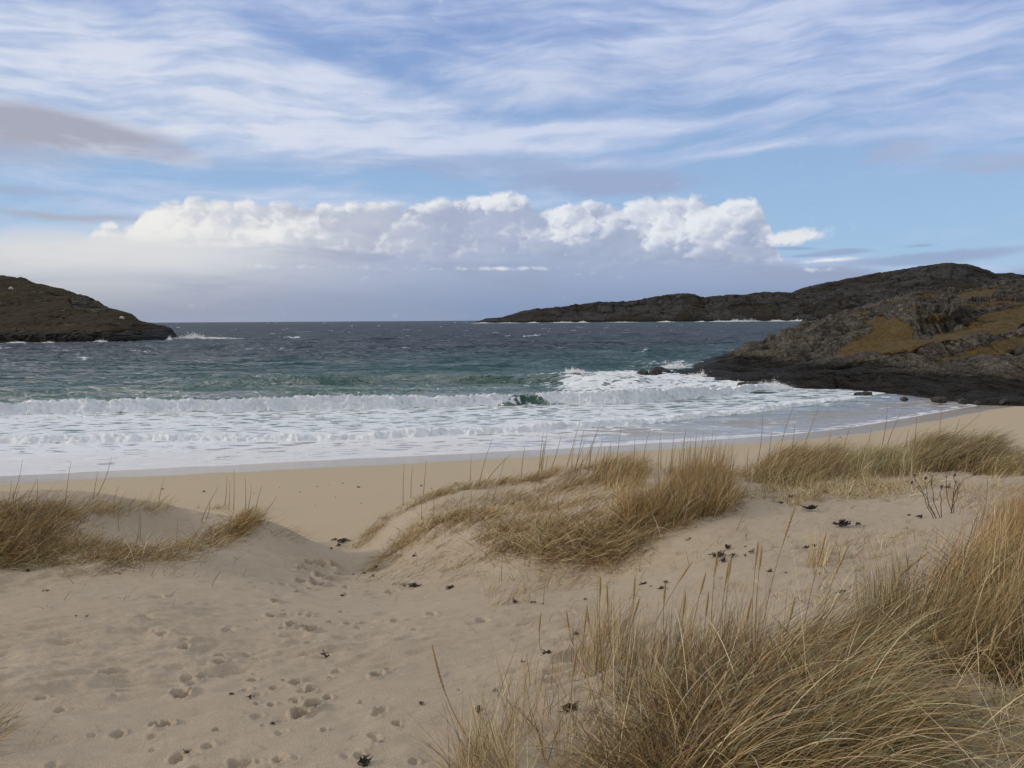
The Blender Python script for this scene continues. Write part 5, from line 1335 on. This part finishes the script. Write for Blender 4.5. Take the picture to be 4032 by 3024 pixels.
wrack(2303, 2366, 20); wrack(2830, 2195, 46, 'wide dark seaweed clump, leftmost of the cluster right of the middle dune', 34); wrack(2843, 2218, 34, 'dark seaweed lump directly under the leftmost clump of the cluster', 26)
wrack(2862, 2164, 36, 'seaweed at the top of the cluster right of the middle dune', 22); wrack(2890, 2193, 28, 'seaweed lump in the middle of the cluster', 20); wrack(2930, 2193, 22, 'thin seaweed strip right of the middle of the cluster', 10)
wrack(2962, 2178, 28, 'curled seaweed at the right end of the cluster', 18); wrack(2932, 2158, 14); wrack(2872, 2243, 14); wrack(3032, 2255, 24); wrack(3095, 2258, 12)
wrack(3180, 2008, 56, 'long arched piece of black seaweed on bare sand high at right', 34); wrack(3078, 1986, 20); wrack(3318, 2072, 54, 'biggest black seaweed clump on the open sand at right', 46)
wrack(3375, 2070, 26, 'small round seaweed clump beside the biggest one at right', 20); wrack(3115, 1962, 26); wrack(3340, 1953, 22); wrack(3250, 1944, 30); wrack(3205, 2156, 30); wrack(3180, 2162, 26); wrack(3310, 2338, 30, 'dark seaweed scraps behind the top of the foreground clump', 22)
wrack(3295, 2340, 14); wrack(2528, 2304, 22); wrack(2542, 2302, 18); wrack(2565, 2310, 12); wrack(2622, 2298, 26, 'seaweed bit beside pale blades behind the foreground grass', 20); wrack(2600, 2324, 30); wrack(2268, 2502, 26)
wrack(2152, 2585, 50, 'dark seaweed clump at the left edge of the foreground grass', 44); wrack(2200, 2580, 34); wrack(2060, 2610, 20); wrack(1900, 2805, 50, 'straggling strand of seaweed on the sand left of the foreground clump', 22)
wrack(1656, 2778, 24); wrack(2240, 2805, 70, 'long thin line of seaweed left of the foreground clump', 26); wrack(2350, 2820, 22); wrack(2450, 2900, 46, 'coiled brown seaweed piece at the left foot of the big clump', 26)
wrack(1280, 2590, 50, 'brown twig-like seaweed strand among the paw prints', 7); wrack(910, 2738, 20); wrack(988, 2755, 34, 'curled seaweed scrap left of the double paw print', 10); wrack(1072, 2853, 22); wrack(1430, 3012, 60, 'dark seaweed clump at the bottom edge of the picture', 34)
wrack(735, 2972, 34, 'dark seaweed scrap low on the sand near the lower left paw prints', 14); wrack(300, 2430, 14); wrack(343, 2430, 12); wrack(112, 2255, 22); wrack(180, 2330, 16); wrack(470, 2263, 12); wrack(640, 1928, 24, 'seaweed scrap caught on a stalk of the left dune', 12)
wrack(3310, 1725, 26, 'dark seaweed scrap on the beach behind the right ridge', 16); wrack(800, 1938, 14); wrack(1415, 1920, 18); wrack(3620, 2042, 26); wrack(3580, 2034, 16); wrack(1010, 2445, 8); wrack(1350, 2350, 20); wrack(1795, 1905, 30)
wrack(3740, 1925, 24, 'dark seaweed scrap seen behind the branching weeds', 12); wrack(2712, 2130, 20)

for u, v, w_ in [(1660, 1915, 20), (1700, 1925, 14), (1350, 1905, 14), (1250, 1918, 12), (1290, 1912, 10), (1180, 1938, 12), (1100, 1922, 10), (1000, 1945, 12), (1320, 1960, 12), (1420, 1985, 12), (1240, 1990, 10), (2800, 1800, 14)]:
    wrack(u, v, w_ * .6)
number_labels(SWO, 'scrap')
# a small white shell
p0 = hit(1437, 2214)[0]
bm = bmesh.new(); bmesh.ops.create_uvsphere(bm, u_segments=16, v_segments=8, radius=1)
for q in bm.verts: q.co = (q.co.x * .014 * (1 + .15 * math.sin(q.co.y * 20)), q.co.y * .010, max(q.co.z, 0) * .007)
me = bpy.data.meshes.new('shell'); bm.to_mesh(me); bm.free()
m_sl, nt, b = new_mat('shell'); b.inputs['Base Color'].default_value = (.85, .83, .8, 1); me.materials.append(m_sl)
o = bpy.data.objects.new('shell', me); COL.objects.link(o); o.location = p0; tag(o, 'tiny white shell on the sand at the left foot of the middle dune', 'shell')
print('objects', len(bpy.data.objects), 'stalks', NST[0])
